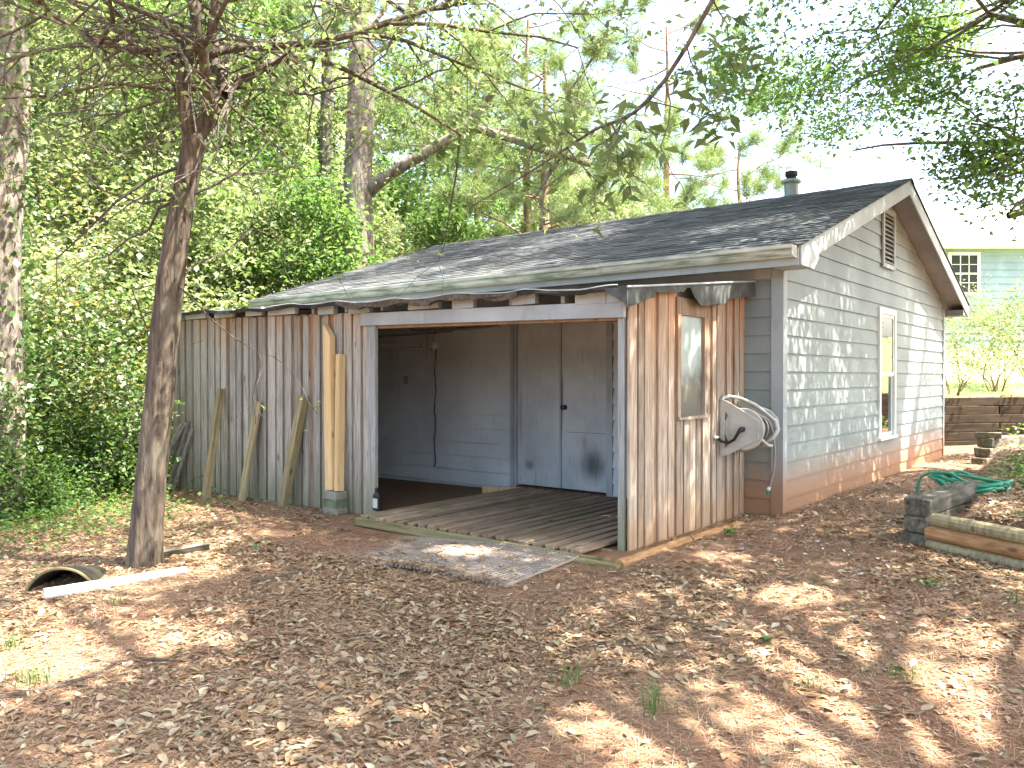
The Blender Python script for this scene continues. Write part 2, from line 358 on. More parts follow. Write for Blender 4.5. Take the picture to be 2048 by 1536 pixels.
# sheathing behind the boards
m = MB()
def gable_panel(m, x0, x1, y0, y1, z0, z1f):
    P = []
    pts = [(y0, z0), (y1, z0)]+[(y, z1f(y)) for y in ([y1, RY, y0] if y0 < RY < y1 else [y1, y0])]
    m.prism([(x0, y, z) for y, z in pts], (x1-x0, 0, 0))
zt = lambda y: zr(y)-.14
gable_panel(m, -.10, -.004, .0, WIN[0], -.15, zt); gable_panel(m, -.10, -.004, WIN[1], W_, -.15, zt)
m.box(-.10, -.004, WIN[0], WIN[1], -.15, WIN[2]); gable_panel(m, -.10, -.004, WIN[0], WIN[1], WIN[3], zt)
m.build('wall', M['siding'], GAR)
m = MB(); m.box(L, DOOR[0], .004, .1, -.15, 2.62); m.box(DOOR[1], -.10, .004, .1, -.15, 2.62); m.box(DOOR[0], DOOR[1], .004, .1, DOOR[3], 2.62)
m.build('wall', M['siding_lightened'], GAR)
m = MB(); m.box(L, -.10, W_-.1, W_, -.15, 2.62); m.build('wall', M['siding'], GAR)
m = MB(); gable_panel(m, L-.1, L, 0, W_, -.15, zt); m.build('wall', M['siding'], GAR)
box('floor_slab', L, -.1, .1, W_-.1, -.15, -.02, M['dark'], GAR)
# gable siding boards
def yr(z): 
    a = max(0., (z-ZE+.13)/SL-.4); return a, W_-a
def gable_board(y0b, y1b, y0t, y1t, z0, z1):
    d = random.uniform(-.0015, .0015)
    P = [(.0, y0b, z0), (.023+d, y0b, z0), (.023+d, y1b, z0), (0, y1b, z0), (0, y0t, z1), (.004, y0t, z1), (.004, y1t, z1), (0, y1t, z1)]
    MB().hexa(P).build('siding_board', M['siding'], GAR)
k = 0; z = -.06
while z < 4.02:
    z0, z1 = z, z+EXP+.004
    a0, b0 = yr(z0); a1, b1 = yr(z1)
    a0, a1 = max(a0, .075), max(a1, .075); b0, b1 = min(b0, W_-.07), min(b1, W_-.07)
    if b1 > a1:
        cuts = []
        if z0 < WIN[3] and z1 > WIN[2]: cuts = [WIN[0]-.002, WIN[1]+.002]
        jn = [random.uniform(1, 7)] if k < 5 else []
        if cuts:
            ya, yb = WIN[0], WIN[1]
            if z0 < WIN[2]-.02: gable_board(ya, yb, ya, yb, z0, WIN[2]-.002)
            if z1 > WIN[3]+.02: gable_board(ya, yb, ya, yb, WIN[3]+.002, z1)
            gable_board(a0, cuts[0], a1, cuts[0], z0, z1); gable_board(cuts[1], b0, cuts[1], b1, z0, z1)
        elif jn:
            j = jn[0]; gable_board(a0, j-.002, a1, j-.002, z0, z1); gable_board(j+.002, b0, j+.002, b1, z0, z1)
        else: gable_board(a0, b0, a1, b1, z0, z1)
    z += EXP; k += 1
RX_ = -.62
# front siding boards
def front_board(x0, x1, z0, z1):
    d = random.uniform(-.0015, .0015)
    lp_ = .036 if x1 < -.5 else .023
    P = [(x0, -lp_+d, z0), (x1, -lp_+d, z0), (x1, 0, z0), (x0, 0, z0), (x0, -.004, z1), (x1, -.004, z1), (x1, 0, z1), (x0, 0, z1)]
    MB().hexa(P).build('siding_board', M['siding_lightened'] if x1 < -.5 else M['siding'], GAR)
z = -.06
while z < 2.55:
    z1 = min(z+EXP+.004, 2.56)
    if z < DOOR[3]:
        front_board(L, DOOR[0]-.1, z, z1); front_board(DOOR[1]+.09, RX_-.002, z, z1); front_board(RX_+.002, -.10, z, z1)
        if z1 > DOOR[3]+.09: front_board(DOOR[0]-.1, DOOR[1]+.09, max(z, DOOR[3]+.09), z1)
    else: front_board(L, RX_-.002, z, z1); front_board(RX_+.002, -.10, z, z1)
    z += EXP
box('corner_board', -.1, .0325, -.034, .0, -.09, 2.56, M['trim'], GAR, bev=.003)
box('corner_board', .0, .0325, .0005, .075, -.09, 2.56, M['trim'], GAR, bev=.003)
box('corner_board', .0, .0325, W_-.07, W_+.02, -.06, 2.62, M['trim'], GAR, bev=.003)
box('frieze_board', L, -.101, -.042, -.028, 2.44, 2.60, M['beam'], GAR)
# roof
m = MB()
th = .11
for s0, s1 in ((EV, RY), (W_-EV, RY)):
    za, zb = ZE, zr(RY)
    m.prism([(L-.24, s0, za), (L-.24, s1, zb), (L-.24, s1, zb-th), (L-.24, s0, za-th)], (OV-.02-L+.24, 0, 0))
ROOF = m.build('roof', M['soffit'], GAR, loc=(0, 0, 0))
def rake(s0, s1, x, name='rake_board'):
    za, zb = zr(s0)-.004, zr(s1)-.004; h = .2
    MB().prism([(x, s0, za), (x, s1, zb), (x, s1, zb-h), (x, s0, za-h)], (.022, 0, 0)).build(name, M['trim'], GAR, bev=.003)
rake(EV+.002, RY, OV-.02); rake(RY+.001, W_+.4, OV-.02); rake(EV, RY, L-.262); rake(RY+.001, W_+.4, L-.262)
# drip edge along the rake
for s0, s1 in ((EV, RY), (RY+.001, W_+.4)):
    MB().prism([(OV-.03, s0, zr(s0)-.003), (OV-.03, s1, zr(s1)-.003), (OV-.03, s1, zr(s1)+.006), (OV-.03, s0, zr(s0)+.006)], (.045, 0, 0)).build('rake_drip_edge', M['tar_edge'], GAR)
# boxed eave ends and eave soffits, fascia
box('eave_box', .03, OV-.021, EV+.01, -.03, 2.505, 2.60, M['trim'], GAR)
box('eave_soffit', L-.2, .02, EV+.01, -.036, 2.56, 2.575, M['soffit'], GAR)
MB().prism([(OV-.02, EV+.002, 2.503), (OV-.02, -.03, 2.503), (OV-.02, .12, 2.62), (OV-.02, .12, 2.68), (OV-.02, EV+.002, 2.51)], (.02, 0, 0)).build('eave_return', M['trim'], GAR)
box('fascia_board', L-.24, OV-.022, EV-.02, EV, 2.50, 2.672, M['trim'], GAR, bev=.003)
box('fascia_board', L-.24, OV-.022, W_-EV, W_-EV+.02, 2.50, 2.672, M['trim'], GAR)
box('eave_box', .03, OV-.021, W_+.03, W_+.39, 2.50, 2.60, M['soffit'], GAR)
# gutter: ogee trough
gy0 = EV-.021
prof = [(gy0, 2.68), (gy0, 2.575), (gy0-.06, 2.572), (gy0-.085, 2.60), (gy0-.10, 2.64), (gy0-.125, 2.655), (gy0-.128, 2.688), (gy0-.112, 2.69), (gy0-.108, 2.668), (gy0-.09, 2.65), (gy0-.072, 2.61), (gy0-.055, 2.584), (gy0-.012, 2.586), (gy0-.01, 2.68)]
segs = [(-8.82, -4.9), (-4.897, -1.9), (-1.897, .30)]
for i, (a, b) in enumerate(segs):
    dz = .004*(i-1)
    MB().prism([(a, y, z+dz) for y, z in prof], (b-a, 0, 0)).build('gutter', M['gutter'], GAR)
box('gutter_end_cap', .3005, .304, gy0-.128, gy0, 2.572, 2.69, M['gutter'], GAR)
# shingles: three-tab courses on the slope that faces the yard
cs = math.sqrt(1+SL*SL); cex = .142; tabw = .305
tab = []
nco = int((RY-EV)*cs/cex)+1
for c_ in range(nco):
    x = L-.26-(c_ % 2)*tabw/2+random.uniform(-.02, .02)
    while x < OV+.03:
        xa, xb = max(x+.004, L-.26), min(x+tabw-.004, OV+.03)
        if xb-xa > .05: tab.append((c_, xa, xb))
        x += tabw
def shingle_verts(c_, xa, xb):
    u0 = c_*cex-(.03 if c_ == 0 else .0); u1 = min(c_*cex+cex*1.25, (RY-EV)*cs)
    j = random.uniform(-.006, .006); t0 = random.uniform(.011, .019); t1 = .006
    d = Vector((0, 1, SL))/cs; nrm = Vector((0, -SL, 1))/cs; o = Vector((0, EV, ZE+.001))
    P = []
    for (t) in (0, 1):
        for x, u in ((xa, u0+j), (xb, u0+j+random.uniform(-.003, .003)), (xb, u1), (xa, u1)):
            hh = .002 if t == 0 else (t0 if u < u1-.01 else t1)
            P.append(o+d*u+nrm*hh+Vector((x, 0, 0)))
    return P
near = sorted(tab, key=lambda t: (Vector(((t[1]+t[2])/2, EV+t[0]*cex/cs, 3))-CAM).length)
for t in near[:300]:
    MB().hexa(shingle_verts(*t)).build('shingle', M['shingle'], ROOF)
m = MB()
for t in near[300:]: m.hexa(shingle_verts(*t))
m.build('shingle_field', M['shingle'], ROOF, kind='stuff')
m = MB(); x = L-.26
while x < OV:
    xb = min(x+.145, OV+.03); t = random.uniform(.01, .02)
    m.prism([(x, RY-.14, zr(RY-.14)+.006), (x, RY, zr(RY)+t+.008), (x, RY+.14, zr(RY+.14)+.006), (x, RY+.14, zr(RY+.14)), (x, RY, zr(RY)+.002), (x, RY-.14, zr(RY-.14))], (xb-x-.002, 0, 0)); x += .145
m.build('ridge_cap', M['shingle'], ROOF, kind='stuff')
MB().prism([(L-.26, RY, zr(RY)+.012), (OV+.02, RY, zr(RY)+.012), (OV+.02, W_+.41, ZE+.012), (L-.26, W_+.41, ZE+.012)], (0, 0, -.01)).build('back_slope_roofing', M['shingle'], ROOF)
# flue
fp = Vector((-1.44, 4.25, 0)); FL = empty('flue_pipe', (fp.x, fp.y, zr(4.25)-.05), 'galvanised flue pipe with sooty black cap on the roof ridge', 'flue pipe')
MB().tube([(fp.x, fp.y, 3.9), (fp.x, fp.y, 4.42)], .105, 20).build('pipe', M['flue'], FL, smooth=False)
MB().tube([(fp.x, fp.y, 4.42), (fp.x, fp.y, 4.44), (fp.x, fp.y, 4.47)], [.14, .15, .14], 20).build('collar', M['flue'], FL)
MB().tube([(fp.x, fp.y, 4.47), (fp.x, fp.y, 4.53)], .075, 16).build('neck', M['soot'], FL)
MB().tube([(fp.x, fp.y, 4.53), (fp.x, fp.y, 4.535), (fp.x, fp.y, 4.60)], [.075, .092, .09], 16).build('cap', M['soot'], FL)
# gable window
y0, y1, z0, z1 = WIN
WN = MB().box(.003, .045, y0-.05, y0+.035, z0-.03, z1+.05).box(.003, .045, y1-.035, y1+.05, z0-.03, z1+.05).box(.003, .045, y0+.035, y1-.035, z1-.035, z1+.05).build('window', M['white'], GAR)
MB().box(.003, .07, y0-.06, y1+.06, z0-.075, z0-.031).build('sill', M['white'], WN, bev=.004)
zm = (z0+z1)/2-.04
def sash(za, zb, x):
    s_ = MB().box(x, x+.02, y0+.036, y0+.08, za, zb).box(x, x+.02, y1-.08, y1-.036, za, zb).box(x, x+.02, y0+.08, y1-.08, za, za+.045).box(x, x+.02, y0+.08, y1-.08, zb-.045, zb).build('sash', M['white'], WN)
    MB().box(x+.008, x+.012, y0+.08, y1-.08, za+.045, zb-.045).build('pane', M['glass'], WN)
sash(zm, z1-.036, .012); sash(z0-.025, zm+.03, -.012)
m = MB()                                   # lattice valance behind the upper pane
for k in range(-3, 9):
    a = y0+.06+k*.075
    for sg in (1, -1):
        p0 = Vector((-.03-.004*sg, a if sg > 0 else a+.36, z1-.42)); p1 = Vector((-.03-.004*sg, a+.36 if sg > 0 else a, z1-.05))
        lo, hi = y0+.05, y1-.05
        def clip(p, q):
            t0, t1 = 0., 1.; dy = q.y-p.y
            for lim, sgn in ((lo, 1), (hi, -1)):
                fp_, fq_ = sgn*(p.y-lim), sgn*(q.y-lim)
                if fp_ < 0 and fq_ < 0: return None
                if fp_ < 0: t0 = max(t0, fp_/(fp_-fq_))
                if fq_ < 0: t1 = min(t1, fp_/(fp_-fq_))
            return None if t0 >= t1 else (p.lerp(q, t0), p.lerp(q, t1))
        r = clip(p0, p1)
        if r and (r[1]-r[0]).length > .04: m.obox(r[0], r[1], .012, .003, (0, 1, -sg))
m.build('lattice_blind', M['white'], WN)
MB().box(-.05, -.047, y1-.38, y1-.06, z0+.0, zm+.02).build('foil_curtain', M['foil'], WN)
# louvred vent
VB = MB().box(.024, .05, 3.72, 3.79, 2.95, 3.80).box(.02, .05, 4.29, 4.36, 2.95, 3.80).box(.02, .05, 3.79, 4.29, 2.95, 3.01).box(.02, .05, 3.79, 4.29, 3.72, 3.80).build('vent', M['trim'], GAR)
MB().box(.0195, .022, 3.79, 4.29, 3.01, 3.72).build('screen', M['dark'], VB)
for k in range(11):
    zz = 3.02+k*.064
    MB().obox((.036, 3.79, zz+.02), (.036, 4.29, zz+.02), .05, .006, (1, 0, -1)).build('slat', M['trim'], VB)
# double door
dx0, dx1, dz0, dz1 = DOOR
xm = -2.80
for a, b in ((dx0, xm-.003), (xm+.003, dx1)):
    d = MB().box(a+.004, b-.004, -.004, .03, dz0+.05, dz1-.004).build('door', M['door_stained'], GAR, bev=.003)
    if a > -3:
        MB().tube([(a+.055, -.005, 1.03), (a+.055, -.03, 1.03), (a+.055, -.045, 1.03), (a+.055, -.07, 1.03), (a+.055, -.075, 1.03)], [.034, .012, .03, .03, .012], 14).build('knob', M['brass'], d, smooth=True)
        MB().box(a+.06, b-.03, -.0065, -.004, .72, .724).build('crack', M['dark'], d)
    else:
        MB().box(a+.3, a+.303, -.0065, -.004, .02, .22).build('crack', M['dark'], d)
MB().box(xm-.024, xm+.002, -.013, -.0045, dz0+.06, dz1-.02).build('astragal', M['door'], GAR)
for a, b in ((dx0-.1, dx0-.045), (dx0-.043, dx0), (dx1, dx1+.045), (dx1+.047, dx1+.09)):
    box('door_trim', a, b, -.045 if (a < dx0-.05 or a > dx1+.04) else -.032, .004, -.06, dz1+.09, M['door'], GAR, bev=.003)
box('door_trim', dx0, dx1, -.038, .004, dz1, dz1+.09, M['trim'], GAR)
box('threshold', dx0, dx1, -.05, .05, -.06, dz0+.03, M['rust'], GAR)

# ------------------------------------------------------------------ lean-to
FY, RX, LX = -2.43, -.394, -7.71
LT = empty('lean_to', (-4, -1.2, -.1), 'weathered board-and-batten lean-to with open front built against the grey garage', 'lean-to')
def ztop(x): return 2.045+(2.215-2.045)*(x-RX)/(LX-RX)
# front wall: recessed boards, then proud battens with uneven widths
x = LX; flip = True
while x < -3.66:
    if flip: wd = random.choice([.075, .09, .1, .12])
    else: wd = random.choice([.06, .075, .09, .115])
    xb = min(x+wd, -3.64)
    zb = -.14+random.uniform(-.03, .04)-.01*(-x-3.6)*.3
    if flip:
        o = MB().box(x-.012, xb+.012, FY-.022-random.uniform(0, .006), FY-.0, zb, ztop(x)-.005-random.uniform(0, .02)).jitter(.0025).build('batten', M['batten'], LT)
    else:
        o = MB().box(x-.02, xb+.02, FY+.0012, FY+.024, zb, ztop(x)-.004).jitter(.001).build('board', M['board'], LT)
    x = xb; flip = not flip
# right wall with window opening
WY0, WY1, WZ0, WZ1 = -1.56, -1.0, 1.04, 1.985
y = FY+.0; flip = True
while y < -.03:
    wd = random.choice([.06, .08, .1, .14]) if flip else random.choice([.035, .05, .075, .1])
    yb = min(y+wd, -.02); mid = (y+yb)/2; inw = WY0-.03 < mid < WY1+.03
    zb = -.13+random.uniform(-.02, .03)
    tops = [(zb, WZ0-.005)] if inw else [(zb, 2.12+.11*(mid-FY))]
    xo = .016+random.uniform(0, .005)
    for a, b in tops:
        if flip: MB().box(RX+.0, RX+xo, y-.01, yb+.01, a, b).jitter(.002).build('batten', M['board_sunny'], LT)
        else: MB().box(RX-.024, RX-.0012, y-.02, yb+.02, a, b).jitter(.001).build('board', M['board_warm'], LT)
    y = yb; flip = not flip
box('header_board', RX-.02, RX+.018, WY0-.03, WY1+.1, WZ1, WZ1+.16, M['board_sunny'], LT)
LW = MB().box(RX-.03, RX+.03, WY0-.03, WY0+.03, WZ0, WZ1-.001).box(RX-.03, RX+.026, WY1-.03, WY1+.05, WZ0, WZ1-.001).box(RX-.03, RX+.045, WY0-.03, WY1+.06, WZ0-.028, WZ0-.001).build('window', M['board_sunny'], LT)
MB().box(RX-.02, RX-.012, WY0+.03, WY1-.03, WZ0, WZ1).build('pane', M['cloudy'], LW)
# left end wall
y = FY+.03
while y < -.05:
    yb = min(y+random.choice([.12, .15, .18]), -.02)
    MB().box(LX, LX+.024, y, yb-.003, -.2, 2.2).build('board', M['board'], LT); y = yb
# jambs, posts, header beam, painted blocking, rafters
box('jamb', -3.64, -3.505, FY-.03, FY+.012, -.12, 2.0, M['jamb'], LT, bev=.004)
box('jamb', -.475, RX-.026, FY-.034, FY+.02, -.12, 1.93, M['jamb'], LT, bev=.004)
P = []
def beam(xa, xb, h0a, h0b, h1a, h1b, ya, yb): return [(xa, ya, h0a), (xb, ya, h0b), (xb, yb, h0b), (xa, yb, h0a), (xa, ya, h1a), (xb, ya, h1b), (xb, yb, h1b), (xa, yb, h1a)]
MB().hexa(beam(-3.70, RX+.0, 1.965, 1.905, 2.10, 2.04, FY-.07, FY-.031)).build('header_beam', M['beam'], LT, bev=.004)
MB().hexa(beam(-3.48, RX-.03, 1.93, 1.885, 2.09, 2.03, FY-.02, FY+.07)).build('header_beam', M['board'], LT)
for u0, u1, vv in ((352, 367, 640), (374, 414, 640), (432, 468, 633), (494, 526, 628), (540, 594, 626), (640, 672, 621), (700, 742, 619), (820, 880, 606), (908, 950, 607), (1028, 1074, 600), (1154, 1215, 592), (1217, 1246, 588)):
    a = at_y(u0, vv, FY-.05); b = at_y(u1, vv, FY-.05); zt_ = ztop(a.x)+random.uniform(-.01, .012)
    MB().box(a.x, b.x, FY-.072-random.uniform(0, .012), FY-.024, zt_-.015, zt_+.085).jitter(.003).build('rafter_block', M['beam'], LT)
for k in range(13):
    xx = LX+.15+k*.59
    MB().hexa([(xx, FY-.02, ztop(xx)+.0), (xx+.04, FY-.02, ztop(xx)), (xx+.04, -.04, 2.24), (xx, -.04, 2.24), (xx, FY-.02, ztop(xx)+.09), (xx+.04, FY-.02, ztop(xx)+.09), (xx+.04, -.04, 2.33), (xx, -.04, 2.33)]).build('rafter', M['beam'], LT)
# roof sheet: sagging, with ragged rolled-roofing edge
m = MB(); N_ = 40; fx = LX-.06; tx = RX+.10
def zedge(x, i): return 2.135+(2.27-2.135)*(x-RX)/(LX-RX)+.012*math.sin(i*1.3)+.008*math.sin(i*.45)
top = []; 
for i in range(N_+1):
    x = fx+(tx-fx)*i/N_; ye = FY-.17+.015*math.sin(i*2.1)
    top.append((Vector((x, ye, zedge(x, i)+.02)), Vector((x, -.036, 2.40))))
V = []; Fc = []
for a, b in top: V += [a, b, a-Vector((0, 0, .03)), b-Vector((0, 0, .03))]
for i in range(N_):
    o = i*4; Fc += [(o, o+4, o+5, o+1), (o+2, o+3, o+7, o+6), (o, o+2, o+6, o+4), (o+1, o+5, o+7, o+3)]
Fc += [(0, 1, 3, 2), (N_*4, N_*4+2, N_*4+3, N_*4+1)]
LR = mobj('roof_sheet', V, Fc, M['tar'], LT)
def ragged(name, path, drop, mat, th_=.006, out=Vector((0, -1, 0)), parent=LR):
    V = []; Fc = []
    for i, p in enumerate(path):
        d = drop(i, p); p = Vector(p)
        V += [p, p+Vector((0, 0, -d))+out*(random.uniform(-.004, .004)+.012*math.sin(i*.33)), p-out*th_, p+Vector((0, 0, -d))-out*th_]
    for i in range(len(path)-1):
        o = i*4; Fc += [(o, o+1, o+5, o+4), (o+2, o+6, o+7, o+3), (o, o+4, o+6, o+2), (o+1, o+3, o+7, o+5)]
    Fc += [(0, 2, 3, 1), (len(path)*4-4, len(path)*4-3, len(path)*4-1, len(path)*4-2)]
    return mobj(name, V, Fc, mat, parent)
path = [(fx+(tx-fx-.1)*i/120, FY-.178+.012*math.sin(i*.7), zedge(fx+(tx-fx)*i/120, i/3)+.018) for i in range(121)]
ragged('drip_edge', path, lambda i, p: .03+random.uniform(0, .012)+(.03 if 62 < i < 92 else 0)*abs(math.sin(i*.9)), M['tar_edge'])
ragged('torn_edge', [(p[0], p[1]-.012, p[2]+.0) for p in path[62:104]], lambda i, p: .03+.03*abs(math.sin(i*.37))+random.uniform(0, .012), mat_plain('rotten_edge', (.13, .1, .075), .9, var=.6, sc=20))
MB().tube([Vector(p)+Vector((0, -.006, .008+.003*math.sin(i*.9))) for i, p in enumerate(path[40:])], .005, 6).build('edge_flashing', M['flash'], LR)
# torn tar paper hanging down the right end
e0 = Vector((RX+.10, FY-.19, 2.135)); e1 = Vector((RX+.12, -.04, 2.415)); pth = [e0.lerp(e1, i/120) for i in range(121)]
FLP = [(1245, .15), (1252, .165), (1282, .13), (1309, .095), (1311, .05), (1324, .062), (1368, .06), (1377, .022), (1384, .04), (1391, .12), (1399, .20), (1425, .205), (1452, .2), (1455, .16), (1500, .15), (1530, .145)]
FLY = [at_x(u_, 568, RX+.11).y for u_, _ in FLP]
def dr(i, p): return float(np.interp(p.y, FLY, [q for _, q in FLP]))+random.uniform(-.005, .005)
ragged('torn_flap', pth, dr, M['tar'], out=Vector((1, 0, 0)))
MB().tube([p+Vector((.005, 0, .006)) for p in pth], .01, 6).build('edge_flashing', M['flash'], LR)
e2 = [(RX+.10-i*.02, FY-.19, 2.138+.0006*i) for i in range(12)]
ragged('torn_flap', e2, lambda i, p: .15-.012*i+random.uniform(-.01, .01), M['tar'])

# ------------------------------------------------------------------ deck and what stands inside
DK = empty('wooden_deck', (-1.9, -1.5, -.05), 'low deck of brown spaced planks on the floor of the lean-to', 'deck')
x = -3.32; 
while x < -.55:
    yb = -2.84+random.uniform(-.03, .02)
    MB().box(x, x+.095, yb, -.16, -.035+random.uniform(-.004, .004), 0+random.uniform(-.006, .006)).jitter(.002).build('plank', M['deck'], DK, bev=.006); x += .139
for yy in (-2.55, -1.4, -.35): MB().box(-3.33, -.5, yy, yy+.05, -.1, -.04).build('joist', M['deck_edge'], DK)
MB().box(-3.34, -.30, -2.885, -2.845, -.11, -.026).jitter(.004).build('edge_beam', M['deck_edge'], DK, bev=.006)
MB().box(-.75, -.18, -2.97, -2.89, -.12, -.045).jitter(.006).build('edge_beam', M['deck_edge'], DK, bev=.01)
# plastic grid mat in front of the deck
m = MB(); x = -3.35
def matz(x, y): return -.034+.05*min(0, y+2.9)-.075*max(0, (-x-1.45))
x0 = -.58; n_ = 66
for i in range(n_):
    x = x0-i*.042
    yf = -3.84+random.uniform(-.01, .01)
    m.hexa([(x-.010, yf, matz(x, yf)-.02), (x+.010, yf, matz(x, yf)-.02), (x+.010, -2.9, matz(x, -2.9)-.02), (x-.010, -2.9, matz(x, -2.9)-.02), (x-.010, yf, matz(x, yf)), (x+.010, yf, matz(x, yf)), (x+.010, -2.9, matz(x, -2.9)), (x-.010, -2.9, matz(x, -2.9))])
for j in range(12):
    y = -2.93-j*.08
    for k in range(10):
        xa = x0-k*.27; xb = max(xa-.27, x0-65*.042)
        m.hexa([(xb, y, matz(xb, y)-.018), (xa, y, matz(xa, y)-.018), (xa, y+.012, matz(xa, y)-.018), (xb, y+.012, matz(xb, y)-.018), (xb, y, matz(xb, y)-.002), (xa, y, matz(xa, y)-.002), (xa, y+.012, matz(xa, y)-.002), (xb, y+.012, matz(xb, y)-.002)])
tag(m.build('grid_mat', M['lattice']), 'grey slatted grid mat lying on the dirt before the wooden deck', 'mat')
# bottle
B = empty('plastic_bottle', (-3.36, -2.56, .0), 'black plastic oil bottle with white label by the left door jamb', 'bottle')
m = MB(); prof = [(.0, 1.), (.006, 1.06), (.15, 1.06), (.165, 1.), (.185, .6), (.195, .36)]
V = []; 
for z, s in prof:
    for k in range(16):
        th_ = 2*math.pi*k/16; cx, sy = math.cos(th_), math.sin(th_)
        V.append((-3.36+math.copysign(abs(cx)**.5, cx)*.048*s, -2.56+math.copysign(abs(sy)**.5, sy)*.03*s, z+.003))
Fc = [tuple(reversed(range(16)))]+[(i*16+k, i*16+(k+1) % 16, i*16+16+(k+1) % 16, i*16+16+k) for i in range(len(prof)-1) for k in range(16)]+[tuple((len(prof)-1)*16+k for k in range(16))]
mobj('body', V, Fc, M['black'], B, smooth=False)
MB().tube([(-3.375, -2.56, .19), (-3.375, -2.56, .235)], .019, 14).build('cap', M['black'], B)
MB().box(-3.395, -3.325, -2.5945, -2.5925, .03, .13).build('paper_label', M['label'], B)
# scrap of orange board on the dirt floor
tag(MB().obox((-3.75, -.42, -.045), (-3.3, -.2, -.045), .09, .025, (0, 0, 1)).build('scrap_board', M['new']), 'small orange scrap board on dirt floor beside the deck inside lean-to', 'board')
# fluorescent fixture
FX = empty('light_fixture', (-5.7, -.06, 1.86), 'white fluorescent strip light on the grey wall inside the lean-to', 'light fixture')
MB().box(-6.5, -4.96, -.075, -.022, 1.85, 1.90).build('housing', M['lens'], FX, bev=.004)
MB().tube([(-6.48, -.10, 1.825), (-4.98, -.10, 1.825)], .016, 10).build('tube', M['lens'], FX)
MB().box(-4.975, -4.93, -.125, -.022, 1.80, 1.905).build('end_cap', M['lens'], FX, bev=.004)
m = MB().tube([(-4.94+.012*math.sin(i*.9)+.006*math.sin(i*2.3), -.06-.004*i*.2, 1.84-i*.0708) for i in range(25)], .008, 6)
CB = m.build('power_cord', M['black']); tag(CB, 'dark power cord hanging down the grey wall from the strip light', 'cord')
MB().box(-4.965, -4.918, -.085, -.045, 1.56, 1.65).build('plug', M['beige'], CB, bev=.006)
for i, (pts) in enumerate([[(757, 673), (840, 668), (905, 662)], [(815, 652), (826, 660), (850, 661), (940, 655), (1000, 652)], [(880, 651), (893, 659), (930, 658), (985, 653), (1000, 646)]]):
    P = [at_y(u, v, -.45-.1*i) for u, v in pts]
    if i == 0: P.insert(0, P[0]+Vector((-1.2, 0, -.02)))
    tag(MB().tube(P, .014, 8).build('conduit', M['steel']), ['long straight metal conduit under the lean-to roof', 'bent metal conduit with long sweep under the lean-to roof', 'short bent metal conduit nearest the door under lean-to roof'][i], 'conduit', 'conduits under the lean-to roof')
tag(MB().box(-5.62, -5.53, -.04, -.02, 1.30, 1.42).build('outlet_box', M['door'], bev=.004), 'small painted electrical outlet on wall under strip light', 'outlet')

# ------------------------------------------------------------------ lumber leaning on the front wall
def leaner(u0, v0, zb, u1, v1, w_, t_, mat, label, dy=0., group=None, cut=False):
    a = at_z(u0, v0, zb); b = at_y(u1, v1, FY-.03-t_/2+dy)
    if a.y > b.y-.04: a.y = b.y-.10
    a.z = float(gh(a.x, a.y))-.02 if zb < 0 else zb
    d = (b-a).normalized(); side = Vector((1, 0, 0)); s_ = (side-d*side.dot(d)).normalized(); n_ = d.cross(s_)
    m = MB(); c4 = [(-1, -1), (1, -1), (1, 1), (-1, 1)]
    def pt(p, i, j, ex=0): return p+s_*(w_/2*i)+n_*(t_/2*j)+d*ex
    m.hexa([pt(a, i, j) for i, j in c4]+[pt(b, i, j, (-.17 if i > 0 else 0) if cut else 0) for i, j in c4])
    # local z along the board so the grain runs its length
    o = m.build('leaning_board', mat, bev=.004)
    q = Matrix((s_, n_, d)).transposed().to_4x4(); inv = q.inverted()
    o.data.transform(Matrix.Translation(o.location)); o.data.transform(inv @ Matrix.Translation(-a)); o.matrix_basis = Matrix.Translation(a) @ q
    return tag(o, label, 'board', group)
leaner(410, 1003, -.15, 443, 778, .055, .085, M['treated'], 'thin grey-green stick of lumber leaning on the lean-to wall, left of two thicker posts')
leaner(482, 1008, -.15, 518, 803, .115, .04, M['treated'], 'flat greenish board leaning on the lean-to wall between thin stick and square post')
leaner(575, 1018, -.15, 607, 792, .10, .09, M['treated'], 'square brown post leaning on the lean-to wall beside the pale lumber')
bz = -.13+.285
bk = Vector((-4.02, -2.60, 0))
for i, (mt, nm, w_) in enumerate(((M['block'], 'pale bottom concrete block under the leaning yellow lumber', .24), (M['block_green'], 'mossy green middle concrete block under the leaning yellow lumber', .245), (M['brick'], 'greyish top block that the yellow lumber stands on', .25))):
    zz = -.12+i*.092
    tag(MB().box(bk.x-w_/2+.01*i, bk.x+w_/2-.008*i, bk.y-.07, bk.y+.09, zz, zz+.091).jitter(.004).build('concrete_block', mt, bev=.006), nm, 'block', 'blocks under the leaning lumber')
def stand(xb, yb, zb, xt, yt, zt_, w_, t_, label, cut):
    a = Vector((xb, yb, zb)); b = Vector((xt, yt, zt_)); d = (b-a).normalized(); side = Vector((1, -.1, 0)); s_ = (side-d*side.dot(d)).normalized(); n_ = d.cross(s_)
    c4 = [(-1, -1), (1, -1), (1, 1), (-1, 1)]; m = MB()
    m.hexa([Vector((w_/2*i, t_/2*j, 0)) for i, j in c4]+[Vector((w_/2*i, t_/2*j, (b-a).length-(cut if i > 0 else 0))) for i, j in c4])
    o = m.build('leaning_board', M['new'], bev=.003, loc=(0, 0, 0)); o.matrix_basis = Matrix.Translation(a) @ Matrix((s_, n_, d)).transposed().to_4x4()
    return tag(o, label, 'board')
stand(-4.075, -2.60, .158, -4.24, -2.495, 2.02, .135, .075, 'tall pale yellow lumber with slanted top standing on stacked blocks', .16)
stand(-3.945, -2.595, .158, -4.03, -2.50, 1.66, .07, .085, 'shorter yellow-orange lumber standing on blocks beside the taller pale piece', 0)
